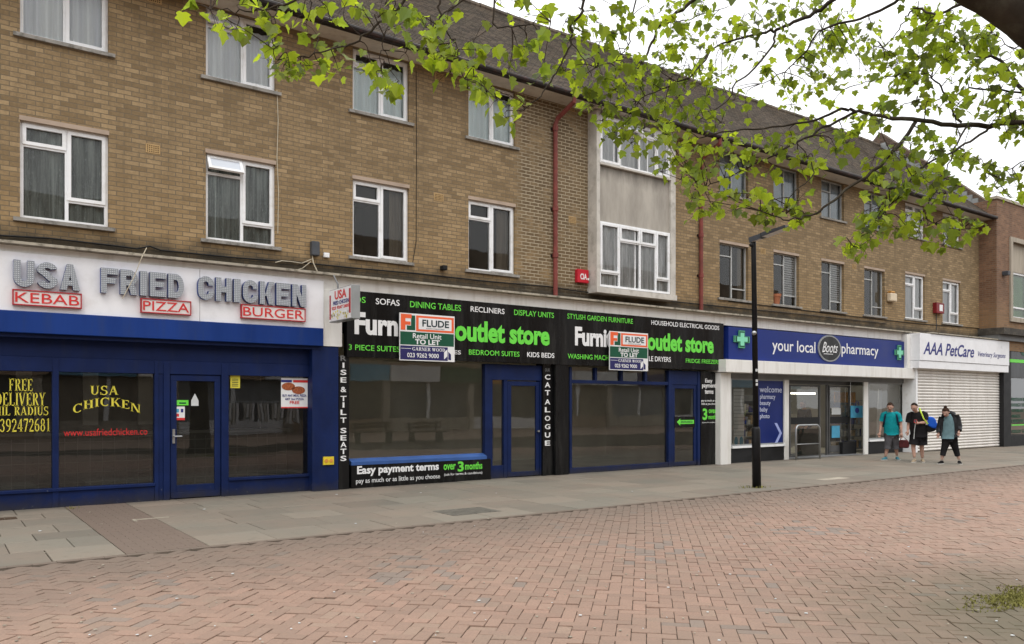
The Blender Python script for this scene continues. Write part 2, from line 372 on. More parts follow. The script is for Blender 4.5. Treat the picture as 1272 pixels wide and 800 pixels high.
# ------------------------------------------------------------------ object helpers
def props(o, label=None, cat=None, group=None, kind=None):
    if label: o['label'] = label
    if cat: o['category'] = cat
    if group: o['group'] = group
    if kind: o['kind'] = kind
    return o
def thing(name, label, cat, loc=(0, 0, 0), rz=0., group=None):
    o = bpy.data.objects.new(name, None); COL.objects.link(o); o.location = loc; o.rotation_euler = (0, 0, rz)
    o.empty_display_size = .2
    return props(o, label, cat, group)
SPLIT = {'shop_window', 'stall_riser', 'window_sill', 'price_board', 'display_board', 'stone_panel', 'bracket', 'batten'}
class MB:
    def __init__(s): s.v = []; s.f = []; s.m = []
    def poly(s, pts, m=0):
        i = len(s.v); s.v += [tuple(p) for p in pts]; s.f.append(tuple(range(i, i+len(pts)))); s.m.append(m); return s
    def box(s, x0, x1, y0, y1, z0, z1, m=0):
        i = len(s.v); s.v += [(x, y, z) for z in (z0, z1) for y in (y0, y1) for x in (x0, x1)]
        for q in ((0, 2, 3, 1), (4, 5, 7, 6), (0, 1, 5, 4), (2, 6, 7, 3), (0, 4, 6, 2), (1, 3, 7, 5)):
            s.f.append(tuple(i+k for k in q)); s.m.append(m)
        return s
    def prism(s, pts, d, m=0):
        n = len(pts); i = len(s.v); d = Vector(d)
        s.v += [tuple(p) for p in pts] + [tuple(Vector(p)+d) for p in pts]
        s.f.append(tuple(range(i, i+n))); s.f.append(tuple(range(i+2*n-1, i+n-1, -1))); s.m += [m, m]
        for k in range(n): s.f.append((i+k, i+n+k, i+n+(k+1) % n, i+(k+1) % n)); s.m.append(m)
        return s
    def tube(s, pts, rad, n=8, m=0, cap=True):
        pts = [Vector(p) for p in pts]
        if not isinstance(rad, (list, tuple)): rad = [rad]*len(pts)
        i0 = len(s.v); up = None
        for k, p in enumerate(pts):
            d = (pts[min(k+1, len(pts)-1)]-pts[max(k-1, 0)]).normalized()
            if up is None: up = Vector((0, 0, 1)) if abs(d.z) < .9 else Vector((1, 0, 0))
            a = d.cross(up).normalized(); b = a.cross(d).normalized(); up = b
            for j in range(n):
                t = 2*math.pi*j/n; s.v.append(tuple(p+a*math.cos(t)*rad[k]+b*math.sin(t)*rad[k]))
        for k in range(len(pts)-1):
            for j in range(n):
                a0 = i0+k*n+j; a1 = i0+k*n+(j+1) % n
                s.f.append((a0, a1, a1+n, a0+n)); s.m.append(m)
        if cap:
            s.f.append(tuple(range(i0+n-1, i0-1, -1))); e = i0+(len(pts)-1)*n; s.f.append(tuple(range(e, e+n))); s.m += [m, m]
        return s
    def ball(s, c, r, m=0, nu=12, nv=8):
        i = len(s.v); rx, ry, rz = r if isinstance(r, (tuple, list)) else (r, r, r)
        for a in range(nv+1):
            t = math.pi*a/nv
            for b in range(nu):
                p = 2*math.pi*b/nu
                s.v.append((c[0]+rx*math.sin(t)*math.cos(p), c[1]+ry*math.sin(t)*math.sin(p), c[2]+rz*math.cos(t)))
        for a in range(nv):
            for b in range(nu):
                s.f.append((i+a*nu+b, i+(a+1)*nu+b, i+(a+1)*nu+(b+1) % nu, i+a*nu+(b+1) % nu)); s.m.append(m)
        return s
    def build(s, name, mats, parent=None, smooth=False, bevel=0., local=False):
        if name in SPLIT:      # every loose pane, riser, sill or board is a part of its own
            par = list(range(len(s.v)))
            def find(a):
                while par[a] != a: a = par[a]
                return a
            for f in s.f:
                for k in f[1:]: par[find(k)] = find(f[0])
            roots = sorted({find(f[0]) for f in s.f})
            if len(roots) > 1:
                out = None
                for r in roots:
                    q = MB(); mp = {}
                    for f, m in zip(s.f, s.m):
                        if find(f[0]) == r:
                            for k in f:
                                if k not in mp: mp[k] = len(q.v); q.v.append(s.v[k])
                            q.f.append(tuple(mp[k] for k in f)); q.m.append(m)
                    o = q.build(name, mats, parent, smooth, bevel, local); out = out or o
                return out
        me = bpy.data.meshes.new(name)
        off = Vector((0, 0, 0))
        if parent is not None and not local:
            p = parent
            while p is not None: off += Vector(p.location); p = p.parent
        me.from_pydata([tuple(Vector(q)-off) for q in s.v], [], s.f)
        if isinstance(mats, str): mats = [mats]
        for q in mats: me.materials.append(MATS[q])
        me.polygons.foreach_set('material_index', s.m)
        if smooth: me.polygons.foreach_set('use_smooth', [True]*len(me.polygons))
        me.update()
        o = bpy.data.objects.new(name, me); COL.objects.link(o); o.parent = parent
        if bevel:
            b = o.modifiers.new('bevel', 'BEVEL'); b.width = bevel; b.segments = 2; b.limit_method = 'ANGLE'
        return o
def box(name, m, parent, *d, bevel=0.): return MB().box(*d).build(name, m, parent, bevel=bevel)
def single(o, label, cat, group=None, kind=None): return props(o, label, cat, group, kind)

# --- lettering
TCACHE = {}
def text_raw(s, bold=0., shear=0., ext=0., space=1.0):
    k = (s, bold, shear, ext, space)
    if k in TCACHE: return TCACHE[k]
    c = bpy.data.curves.new('t', 'FONT'); c.body = s; c.offset = bold; c.shear = shear; c.extrude = ext; c.resolution_u = 3; c.space_character = space
    o = bpy.data.objects.new('t', c); COL.objects.link(o)
    dg = bpy.context.evaluated_depsgraph_get(); ev = o.evaluated_get(dg)
    me = bpy.data.meshes.new_from_object(ev)
    v = [tuple(q.co) for q in me.vertices]; f = [tuple(p.vertices) for p in me.polygons]
    bpy.data.objects.remove(o); bpy.data.curves.remove(c); bpy.data.meshes.remove(me)
    TCACHE[k] = (v, f); return v, f
def put_text(mb, s, o, r, u, wd, ht, bold=0., shear=0., depth=0., m=0, space=1.0, side=None):
    """fit the ink of s to the wd x ht rectangle at o spanned by r (right) and u (up)"""
    v, f = text_raw(s, bold, shear, .01 if depth else 0., space)
    a = np.array(v); lo = a.min(0); hi = a.max(0); o = Vector(o); r = Vector(r); u = Vector(u); n = r.cross(u)
    i = len(mb.v)
    for q in v:
        p = o+r*((q[0]-lo[0])/(hi[0]-lo[0])*wd)+u*((q[1]-lo[1])/(hi[1]-lo[1])*ht)
        if depth: p = p+n*((q[2]+.01)/.02*depth)
        mb.v.append(tuple(p))
    for q in f:
        mb.f.append(tuple(i+k for k in q))
        mm_ = m
        if side is not None:
            zs = [v[k][2] for k in q]
            if max(zs)-min(zs) > .01: mm_ = side
        mb.m.append(mm_)
RX, UZ = (1, 0, 0), (0, 0, 1)
def word(s, pl, pt, pb, pr, y, mtl, parent, bold=.02, shear=0., depth=.004, name='lettering', side=None, space=1.0):
    """word on a plane facing the street: ink from pixel column pl to pr, top pt and bottom pb read at its left end"""
    x0, z1 = W(pl, pt, y); z0 = W(pl, pb, y)[1]; x1 = X(pr, y)
    mb = MB(); put_text(mb, s, (x0, y, z0), RX, UZ, x1-x0, z1-z0, bold, shear, depth, 0, space, side)
    return mb.build(name, mtl if isinstance(mtl, list) else [mtl], parent)

# serif capitals drawn from thick and thin strokes in a unit box
def serif_polys(ch):
    P = []; T, t = .19, .07
    def stem(x, z0=0, z1=1, w_=T, ser='bt'):
        P.append([(x-w_/2, z0), (x+w_/2, z0), (x+w_/2, z1), (x-w_/2, z1)])
        if 'b' in ser: P.append([(x-w_/2-.09, z0), (x+w_/2+.09, z0), (x+w_/2+.09, z0+.045), (x-w_/2-.09, z0+.045)])
        if 't' in ser: P.append([(x-w_/2-.09, z1-.045), (x+w_/2+.09, z1-.045), (x+w_/2+.09, z1), (x-w_/2-.09, z1)])
    def bar(x0, x1, z, h=t): P.append([(x0, z-h/2), (x1, z-h/2), (x1, z+h/2), (x0, z+h/2)])
    def dia(x0, z0, x1, z1, w_): P.append([(x0-w_/2, z0), (x0+w_/2, z0), (x1+w_/2, z1), (x1-w_/2, z1)])
    def arc(cx, cz, rx, rz, a0, a1, thick=T, thin=t, n=14):
        for k in range(n):
            q = []
            for aa in (a0+(a1-a0)*k/n, a0+(a1-a0)*(k+1)/n):
                c_, s_ = math.cos(R(aa)), math.sin(R(aa)); wd = thin+(thick-thin)*c_*c_
                q.append(((cx+rx*c_, cz+rz*s_), (cx+(rx-wd)*c_, cz+(rz-min(wd, rz*.9))*s_)))
            P.append([q[0][0], q[1][0], q[1][1], q[0][1]])
    def tick(x, z0, z1): P.append([(x-.03, z0), (x+.03, z0), (x+.03, z1), (x-.03, z1)])
    wd = .75
    if ch in 'EF':
        stem(.2); bar(.2, .68, .965); tick(.66, .78, 1); bar(.2, .5, .52); tick(.5, .42, .62)
        if ch == 'E': bar(.2, .72, .035); tick(.7, 0, .24)
    elif ch == 'L': stem(.2); bar(.2, .7, .035); tick(.68, 0, .26)
    elif ch == 'I': stem(.2); wd = .4
    elif ch == 'H': stem(.2); stem(.7); bar(.2, .7, .52); wd = .9
    elif ch in 'RPB':
        stem(.2); arc(.36, .755, .36, .245, -90, 90); bar(.2, .4, .965); bar(.2, .4, .545)
        if ch == 'R': dia(.74, 0, .4, .54, T); bar(.64, .86, .022, .045)
        wd = .84
    elif ch == 'D': stem(.2); arc(.3, .5, .52, .5, -90, 90); bar(.2, .32, .965); bar(.2, .32, .035); wd = .86
    elif ch == 'C': arc(.46, .5, .42, .5, 48, 312); tick(.76, .68, .98); wd = .84
    elif ch == 'G': arc(.46, .5, .42, .5, 48, 312); tick(.76, .68, .98); stem(.74, .04, .42, .16, 't'); wd = .9
    elif ch == 'O': arc(.46, .5, .42, .5, 0, 360); wd = .92
    elif ch == 'U': stem(.2, .3, 1, T, 't'); stem(.7, .3, 1, .08, 't'); arc(.425, .32, .32, .32, 180, 360, .16); wd = .86
    elif ch == 'S': arc(.38, .74, .3, .26, 40, 270, .15); arc(.36, .26, .34, .28, -140, 90, .15); tick(.62, .72, 1); tick(.06, 0, .28); wd = .76
    elif ch == 'V': dia(.42, 0, .12, 1, T); dia(.42, 0, .74, 1, .08); bar(0, .3, .98, .045); bar(.6, .88, .98, .045); wd = .86
    elif ch == 'Y': dia(.4, .45, .12, 1, T); dia(.4, .45, .7, 1, .08); stem(.4, 0, .48, T, 'b'); bar(0, .3, .98, .045); bar(.58, .84, .98, .045); wd = .82
    elif ch == 'A': dia(.1, 0, .42, 1, .08); dia(.74, 0, .42, 1, T); bar(.2, .66, .34, .06); bar(0, .22, .022, .045); bar(.6, .9, .022, .045); wd = .9
    elif ch == 'M': stem(.15, 0, 1, .08); stem(.9, 0, 1, T); dia(.52, .06, .16, 1, T); dia(.52, .06, .86, 1, .08); wd = 1.12
    elif ch == 'N': stem(.14, 0, 1, .08); stem(.8, 0, 1, .08); dia(.76, 0, .18, 1, T); wd = .95
    elif ch == 'K': stem(.2); dia(.3, .42, .72, 1, .08); dia(.78, 0, .42, .6, T); bar(.58, .86, .98, .045); bar(.62, .92, .022, .045); wd = .9
    elif ch == 'W': dia(.3, 0, .1, 1, T); dia(.3, 0, .5, 1, .08); dia(.72, 0, .52, 1, T); dia(.72, 0, .94, 1, .08); bar(0, .22, .98, .045); bar(.84, 1.06, .98, .045); wd = 1.08
    elif ch == '0': arc(.36, .5, .33, .5, 0, 360); wd = .72
    elif ch == '1': stem(.36, 0, 1, .17, 'b'); bar(.16, .36, .88, .06); wd = .66
    elif ch == '2': arc(.34, .72, .3, .28, -20, 180, .17); dia(.12, .06, .56, .62, .13); bar(.06, .66, .06, .12); wd = .72
    elif ch == '3': arc(.32, .76, .28, .24, -90, 160, .16); arc(.32, .27, .32, .27, -160, 90, .17); wd = .72
    elif ch == '4': stem(.5, 0, 1, .16, 'b'); dia(.08, .3, .46, 1, .07); bar(.03, .7, .28, .08); wd = .74
    elif ch == '6': arc(.36, .3, .32, .3, 0, 360, .16); arc(.56, .5, .52, .5, 90, 190, .17); wd = .74
    elif ch == '7': bar(.06, .66, .94, .12); dia(.26, 0, .6, .9, .15); tick(.08, .76, 1); wd = .7
    elif ch == '8': arc(.36, .74, .27, .26, 0, 360, .14); arc(.36, .27, .32, .28, 0, 360, .16); wd = .72
    elif ch == '9': arc(.36, .7, .32, .3, 0, 360, .16); arc(.16, .5, .52, .5, -90, 10, .17); wd = .74
    elif ch == ' ': wd = .4
    return P, wd
def serif(s, o, wd, ht, y, mtl, parent, arch=0.):
    mb = MB(); x = 0; L = []
    for ch in s:
        p, q = serif_polys(ch); L.append((x, p, q)); x += q+.06
    tot = x-.06; sc = wd/tot
    for x, p, q in L:
        tt = (x+q/2)/tot*2-1; dz = -arch*tt*tt; rot = -arch*tt*2.2/wd
        for poly in p:
            pts = []
            for a, b in poly:
                ax = (a-q/2)*sc; bz = b*ht
                pts.append((o[0]+(x+q/2)*sc+ax*math.cos(rot)-bz*math.sin(-rot)*0, y, o[1]+dz+bz+ax*math.sin(rot)))
            ar = sum(pts[i][0]*pts[(i+1) % len(pts)][2]-pts[(i+1) % len(pts)][0]*pts[i][2] for i in range(len(pts)))
            if ar < 0: pts.reverse()
            mb.prism(pts, (0, .002, 0))
    return mb.build('lettering', mtl, parent)
def serif_px(s, pl, pt, pb, pr, y, mtl, parent, arch=0.):
    x0, z1 = W(pl, pt, y); z0 = W(pl, pb, y)[1]
    return serif(s, (x0, z0), X(pr, y)-x0, z1-z0, y, mtl, parent, arch)

# ================================================================== GROUND
YK = -4.95
def grid_mesh(name, rects, mtl, z=0., bev=.004, gap=.003, depth=.02):
    """rects: list of (4 corner xy, colour, dz): each one a bevelled top"""
    n = len(rects); vs = np.zeros((n*12, 3)); fs = []; cols = np.zeros((n*5*4, 4)); 
    for i, (c, col, dz, tilt) in enumerate(rects):
        c = np.array(c); mid = c.mean(0); d = c-mid; L = np.linalg.norm(d, axis=1)[:, None]
        outer = mid+d*(1-gap*1.4/L); inner = mid+d*(1-(gap+bev)*1.4/L)
        b = i*12
        vs[b:b+4, :2] = outer; vs[b:b+4, 2] = z-depth
        vs[b+4:b+8, :2] = outer; vs[b+4:b+8, 2] = z+dz-bev*.8
        vs[b+8:b+12, :2] = inner; vs[b+8:b+12, 2] = z+dz
        tz = (inner-mid) @ np.array(tilt); vs[b+8:b+12, 2] += tz; vs[b+4:b+8, 2] += tz
        fs.append((b+8, b+9, b+10, b+11))
        for k in range(4): fs.append((b+4+k, b+4+(k+1) % 4, b+8+(k+1) % 4, b+8+k))
        cols[i*20:(i+1)*20, :3] = col; cols[i*20:(i+1)*20, 3] = 1
        for k in range(4): fs.append((b+k, b+(k+1) % 4, b+4+(k+1) % 4, b+4+k))
    f2 = []
    cc = np.zeros((n*9*4, 4)); cc[:, 3] = 1
    for i in range(n): cc[i*36:(i+1)*36, :3] = rects[i][1]
    me = bpy.data.meshes.new(name); me.from_pydata(vs.tolist(), [], fs)
    at = me.color_attributes.new('tint', 'FLOAT_COLOR', 'CORNER'); at.data.foreach_set('color', cc.ravel())
    me.materials.append(MATS[mtl]); me.update()
    o = bpy.data.objects.new(name, me); COL.objects.link(o); o['kind'] = 'structure'
    return o
o = MB().poly([(-300, -300, -.04), (300, -300, -.04), (300, 300, -.04), (-300, 300, -.04)]).build('ground', 'earth'); o['kind'] = 'structure'
o = MB().poly([(-9, -31, -.012), (75, -31, -.012), (75, .3, -.012), (-9, .3, -.012)]).build('paving_bed', 'joint'); o['kind'] = 'structure'

def sett_col(x=0., y=0.):
    q = random.random(); b = np.array([.352, .224, .165])
    if q < .02+(.30 if math.sin(1.3*x+.7*y+2*math.sin(.6*y))*math.sin(.9*y-1.1*x) > .72 else 0): b = np.array([.255, .205, .172])
    elif q < .3: b = np.array([.325, .211, .156])
    elif q < .42: b = np.array([.375, .232, .171])
    elif q < .54: b = np.array([.345, .236, .174])
    return b*random.uniform(.90, 1.09)
setts = []; U = .105; a45 = R(45); ca, sa = math.cos(a45), math.sin(a45)
def visible(x, y):
    b = y+DIST; r = x*CO-b*SI; f = x*SI+b*CO
    return f > .8 and abs(r) < .70*f+1.5 and f < 62
N = 560
for i in range(-N, N):
    for j in range(-N, N):
        k = (i-j) % 4
        if k == 0: cells = (i, j, 2, 1)
        elif k == 2: cells = (i, j-1, 1, 2)
        else: continue
        a0, b0 = cells[0]*U, cells[1]*U; a1, b1 = a0+cells[2]*U, b0+cells[3]*U
        mx_, my_ = (a0+a1)/2, (b0+b1)/2
        x, y = mx_*ca-my_*sa+14, mx_*sa+my_*ca-9
        if not (-17.5 < y < YK-.03 and -5 < x < 44 and visible(x, y)): continue
        if x > 30 and random.random() < 0: continue
        cs = [(p*ca-q*sa+14, p*sa+q*ca-9) for p, q in ((a0, b0), (a1, b0), (a1, b1), (a0, b1))]
        setts.append((cs, sett_col(x, y), random.gauss(0, .0022)-(.006 if random.random() < .02 else 0), (random.gauss(0, .012), random.gauss(0, .012))))
grid_mesh('herringbone_paving', setts, 'sett', 0., .0035, .003)
# plain sheets carry the same paving on, out of view and far off
far = [([(x, y), (x+4, y), (x+4, y+1.3), (x, y+1.3)], (.315, .208, .148), -.006, (0, 0)) for x in range(40, 72, 4) for y in np.arange(-17.6, YK-1.2, 1.3)]
far += [([(x, y), (x+4, y), (x+4, y+1.3), (x, y+1.3)], (.315, .208, .148), -.008, (0, 0)) for x in range(-8, 72, 4) for y in np.arange(-30.5, -17.6, 1.3)]
far += [([(x, y), (x+3, y), (x+3, y+1.3), (x, y+1.3)], (.315, .208, .148), -.008, (0, 0)) for x in (-9, -6, -3) for y in np.arange(-17.6, YK-1.2, 1.3)]
grid_mesh('square_paving', far, 'sett')
# pavement: big slabs, a brick strip, an edging course
slabs = []
yrows = [0.1, -.62, -1.22, -1.97, -2.72, -3.32, -4.07, -4.85]
def slab_run(x0, x1, y0, y1, wdt):
    x = x0+random.uniform(-.3, 0)*wdt*0
    while x < x1-.02:
        xe = min(x1, x+wdt) if x1-x > wdt*1.35 else x1
        g = random.uniform(.86, 1.1); b = np.array([.208, .190, .152]) if random.random() < .65 else np.array([.182, .167, .134])
        slabs.append(([(x, y1), (xe, y1), (xe, y0), (x, y0)], b*g, random.gauss(.002, .0015), (random.gauss(0, .0012), random.gauss(0, .0012))))
        x = xe
for i in range(7):
    a, b = yrows[i], yrows[i+1]
    slab_run(-8, 1.68, a, b, .9 if i < 1 else .62 if i % 2 else .75)
    slab_run(2.54+(0 if i % 2 else .0), 45, a, b, .9 if i % 2 else .78)
grid_mesh('pavement', slabs, 'slab', .002, .006, .0055)
strip = []
y = .1; row = 0
while y > -4.80:
    x = 1.685-(.1075 if row % 2 else 0)
    while x < 2.53:
        xa_, xb_ = max(x, 1.685), min(x+.2135, 2.535)
        if xb_-xa_ > .03: strip.append(([(xa_, y-.107), (xb_, y-.107), (xb_, y), (xa_, y)], np.array([.215, .120, .092])*random.uniform(.9, 1.1), random.gauss(.001, .0006), (0, 0)))
        x += .2135
    y -= .107; row += 1
edge = []
x = -8
while x < 45:
    edge.append(([(x, YK), (x+.215, YK), (x+.215, YK+.1), (x, YK+.1)], np.array([.20, .145, .11])*random.uniform(.8, 1.1), random.gauss(.003, .001), (0, 0)))
    x += .215
grid_mesh('pavement_edging', strip+edge, 'sett', .002, .002, .0012)

# ================================================================== TERRACE BUILDING
XL, XR = -4.0, 31.9
ZS, ZR, YR = 8.42, 12.35, 4.0         # soffit, ridge height, ridge depth
B = thing('terrace_building', 'long brown brick terrace of flats over shops under a brown tiled roof', 'building', (XL, 0, 0))
rooms = []
wins = []   # (x0,x1,z0,z1,style,curtain)
for x0, st, cu in ((1.085, 'A', 'net_dark'), (3.80, 'A2', 'net_dark'), (6.505, 'B', 'part'), (9.12, 'B', 'part')):
    wins.append((x0, x0+1.21, 4.42, 5.90, st, cu))
for x0, st, cu in ((1.085, 'B', 'curtain_lilac'), (3.80, 'B2', 'curtain_lilac'), (6.505, 'B', 'curtain_pale'), (9.12, 'B', 'curtain_pale')):
    wins.append((x0, x0+1.21, 7.20, 8.40, st, cu))
for i, x0 in enumerate((17.08, 19.40, 21.72, 24.04)):
    wins.append((x0, x0+1.2, 4.45, 5.93, 'M', ('part', 'louvre', 'louvre', 'part')[i]))
    wins.append((x0, x0+1.2, 7.25, 8.40, 'M2', 'blind_blue'))
for x0 in (26.52, 29.05):
    wins.append((x0, x0+1.29, 4.49, 6.0, 'A', 'net_pale')); wins.append((x0, x0+1.29, 7.28, 8.40, 'A', 'net_pale'))
BX0, BX1 = X(741.3, -.31), X(839.3, -.31)
FW0, FW1 = X(745.4, -.31)-BX0, BX1-X(833.4, -.31)
ZB = [W(745.4, q, -.28)[1] for q in (355.6, 274.3, 202.0, 142.0)]
holes = [(a, b, c, d) for a, b, c, d, *_ in wins] + [(BX0+.02, BX1-.02, 4.45, 8.40)]
def holed_wall(x0, x1, z0, z1, holes, y, reveal):
    mb = MB(); xs = sorted({x0, x1, *[h[0] for h in holes], *[h[1] for h in holes]}); zs = sorted({z0, z1, *[h[2] for h in holes], *[h[3] for h in holes]})
    for i in range(len(xs)-1):
        for j in range(len(zs)-1):
            a, b, c, d = xs[i], xs[i+1], zs[j], zs[j+1]; mx_, mz_ = (a+b)/2, (c+d)/2
            if any(h[0] < mx_ < h[1] and h[2] < mz_ < h[3] for h in holes): continue
            mb.poly([(a, y, c), (b, y, c), (b, y, d), (a, y, d)])
    for a, b, c, d in holes:
        mb.poly([(a, y, c), (a, y, d), (a, y+reveal, d), (a, y+reveal, c)]); mb.poly([(b, y, d), (b, y, c), (b, y+reveal, c), (b, y+reveal, d)])
        mb.poly([(a, y, d), (b, y, d), (b, y+reveal, d), (a, y+reveal, d)]); mb.poly([(b, y, c), (a, y, c), (a, y+reveal, c), (b, y+reveal, c)])
    return mb
mb = holed_wall(XL, XR, 3.7, ZS, holes, 0., .16)
mb.poly([(XL, 0, 3.7), (XL, 0, ZS), (XL, YR, ZR-.05), (XL, 8, ZS), (XL, 8, 0), (XL, .3, 0), (XL, .3, 3.7)])
mb.poly([(XR, 8, 0), (XL, 8, 0), (XL, 8, ZS), (XR, 8, ZS)])
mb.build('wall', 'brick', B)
# rooms behind the windows: floors, ceilings, back and cross walls
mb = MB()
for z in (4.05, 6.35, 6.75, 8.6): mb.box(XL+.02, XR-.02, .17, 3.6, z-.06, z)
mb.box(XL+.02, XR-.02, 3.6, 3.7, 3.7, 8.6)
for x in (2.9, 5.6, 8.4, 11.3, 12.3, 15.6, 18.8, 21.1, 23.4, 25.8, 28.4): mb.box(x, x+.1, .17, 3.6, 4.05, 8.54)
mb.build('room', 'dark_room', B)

def bars(mb, x0, x1, z0, z1, y0, y1, t):
    mb.box(x0, x1, y0, y1, z0, z0+t).box(x0, x1, y0, y1, z1-t, z1).box(x0, x0+t, y0, y1, z0+t, z1-t).box(x1-t, x1, y0, y1, z0+t, z1-t)
def drape(x0, x1, z0, z1, y, amp=.025, n=None, per=.14):
    mb = MB(); n = n or max(8, int((x1-x0)/.025)); ph = random.uniform(0, 6); pts = []
    for i in range(n+1):
        x = x0+(x1-x0)*i/n
        pts.append((x, y+amp*math.sin(x/per*6.28+ph)+amp*.6*math.sin(x/per*2.3+ph*2)))
    for i in range(n): mb.poly([(*pts[i], z0), (*pts[i+1], z0), (*pts[i+1], z1), (*pts[i], z1)])
    return mb
def make_window(x0, x1, z0, z1, st, cu, par, y=.07):
    wd, ht = x1-x0, z1-z0; fr = MB(); gl = MB(); t = .05
    metal = st in ('M', 'M2')
    if metal:
        t = .03; y = .09
    L = []   # lights: x0,x1,z0,z1 fractions, sash, open angle
    if st == 'A': L = [(0, .52, .76, 1, 1, 0), (0, .52, 0, .76, 0, 0), (.52, 1, .24, 1, 1, 0), (.52, 1, 0, .24, 0, 0)]
    if st == 'A2': L = [(0, .52, .78, 1, 1, 32), (0, .52, 0, .78, 0, 0), (.52, 1, .24, 1, 1, 0), (.52, 1, 0, .24, 0, 0)]
    if st == 'B': L = [(0, .5, .74, 1, 1, 0), (0, .5, 0, .74, 0, 0), (.5, 1, 0, 1, 1, 0)]
    if st == 'B2': L = [(0, .53, .76, 1, 1, 22), (0, .53, 0, .76, 0, 0), (.53, 1, 0, 1, 1, 0)]
    if st == 'M': L = [(0, .5, .78, 1, 0, 0), (0, .5, 0, .78, 0, 0), (.5, 1, .2, 1, 0, 0), (.5, 1, 0, .2, 0, 0)]
    if st == 'M2': L = [(0, .5, .72, 1, 0, 0), (0, .5, 0, .72, 0, 0), (.5, 1, 0, 1, 0, 0)]
    if st == 'bay_lower': L = [(0, .27, .22, 1, 1, 0), (0, .27, 0, .22, 0, 0), (.27, .56, .74, 1, 1, 0), (.27, .56, 0, .74, 0, 0), (.56, .79, .74, 1, 1, 0), (.56, .79, 0, .74, 0, 0), (.79, 1, .22, 1, 1, 0), (.79, 1, 0, .22, 0, 0)]
    if st == 'bay_upper': L = [(0, .28, 0, 1, 1, 0), (.28, .55, .72, 1, 1, 38), (.28, .55, 0, .72, 0, 0), (.55, .79, .76, 1, 1, 0), (.55, .79, 0, .76, 0, 0), (.79, 1, 0, 1, 1, 0)]
    bars(fr, x0, x1, z0, z1, y, y+.07, t)
    for a, b, c, d, sash, op in L:
        a, b, c, d = x0+wd*a, x0+wd*b, z0+ht*c, z0+ht*d
        if a > x0+.01: fr.box(a-t/2, a+t/2, y+.002, y+.068, c, d)
        if d < z1-.01: fr.box(a, b, y+.004, y+.066, d-t/2, d+t/2)
        i0 = t/2 if a > x0+.01 else t; i1 = t/2 if b < x1-.01 else t; i2 = t/2 if c > z0+.01 else t; i3 = t/2 if d < z1-.01 else t
        A, Bq, C_, D_ = a+i0, b-i1, c+i2, d-i3
        if op:
            s2 = MB(); bars(s2, A-.02, Bq+.02, C_-.02, D_+.02, y-.02, y+.02, .05)
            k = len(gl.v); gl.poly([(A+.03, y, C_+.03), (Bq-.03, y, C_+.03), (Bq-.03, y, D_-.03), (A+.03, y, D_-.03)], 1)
            ca_, sa_ = math.cos(R(op)), math.sin(R(op))
            def rot(p): dz = p[2]-D_; dy = p[1]-y; return (p[0], y+dy*ca_+dz*sa_-.01, D_-dy*sa_+dz*ca_)
            i = len(fr.v); fr.v += [rot(p) for p in s2.v]; fr.f += [tuple(q+i for q in f) for f in s2.f]; fr.m += s2.m
            gl.v[k:] = [rot(p) for p in gl.v[k:]]
        else:
            if sash: bars(fr, A-.016, Bq+.016, C_-.016, D_+.016, y-.016, y+.03, .052)
            q = .03 if sash else 0
            gl.poly([(A+q-.001, y+.035, C_+q), (Bq-q, y+.035, C_+q), (Bq-q, y+.035, D_-q), (A+q, y+.035, D_-q)])
    wnd = fr.build('window', 'steel_frame' if metal else 'upvc', par)
    gl.build('pane', ['glass', 'sky_reflect_pane'], wnd)
    yc = y+.085
    if cu == 'part':
        if st == 'M': drape(x0+wd*.78, x1+.05, z0-.03, z1, yc, .03).build('curtain', 'drape_brown', wnd)
        else: drape(x0+wd*.72, x1+.03, z0-.03, z1, yc+.05, .03).build('curtain', 'drape_brown', wnd)
    elif cu == 'louvre':
        lb = MB()
        for k in range(17):
            zz = z0+ht*.22+(ht*.76)*k/17
            lb.poly([(x0+wd*.53, y+.07, zz), (x1-.03, y+.07, zz), (x1-.03, y+.05, zz+.042), (x0+wd*.53, y+.05, zz+.042)])
        lb.build('louvre_blind', 'blind_grey', wnd)
    elif cu == 'net_pale': drape(x0+.02, x1-.02, z0-.03, z1, yc, .012).build('curtain', 'net_white', wnd)
    elif cu == 'blind_blue': drape(x0+.02, x1-.02, z0-.03, z1, yc, .006).build('curtain', 'blind_blue', wnd)
    elif cu.startswith('curtain'): drape(x0-.02, x1+.02, z0-.03, z1-ht*.14, yc, .02).build('curtain', cu, wnd)
    elif cu.startswith('net'):
        m_ = cu; drape(x0-.02, x1+.02, z0-.03, z1, yc, .035, per=.22).build('curtain', m_, wnd)
    return wnd
for a in wins:
    wnd = make_window(*a, B)
    x0, x1, z0, z1 = a[:4]
    box('sill', 'sill', wnd, x0-.09, x1+.09, -.055, .068, z0-.06, z0-.004)
    if z1 < 7: box('lintel', 'lintel', wnd, x0-.01, x1+.01, -.006, .05, z1-.004, z1+.065)
# bay
YB = -.31
bay = box('bay_window', 'concrete', B, BX0+.0, BX0+FW0, YB, .15, ZB[0]-.02, 8.38)
MB().box(BX1-FW1, BX1, YB, .15, ZB[0]-.02, 8.38).build('side_frame', 'concrete', bay)
mb = MB().box(BX0-.02, BX1+.02, YB-.03, .15, ZB[0]-.15, ZB[0]-.021); mb.build('bay_sill', 'concrete', bay)
MB().box(BX0+FW0+.002, BX1-FW1-.002, YB+.06, .1, ZB[1]+.004, ZB[2]-.045).build('spandrel_panel', 'cement_render', bay)
MB().box(BX0+FW0+.002, BX1-FW1-.002, YB+.05, .1, min(8.36, ZB[3])+.003, 8.412).build('head_board', 'sill', bay)
make_window(BX0+FW0+.002, BX1-FW1-.002, ZB[0], ZB[1], 'bay_lower', 'net_pattern', B, YB+.03)
wb = make_window(BX0+FW0+.002, BX1-FW1-.002, ZB[2], min(8.36, ZB[3]), 'bay_upper', 'net_white', B, YB+.03)
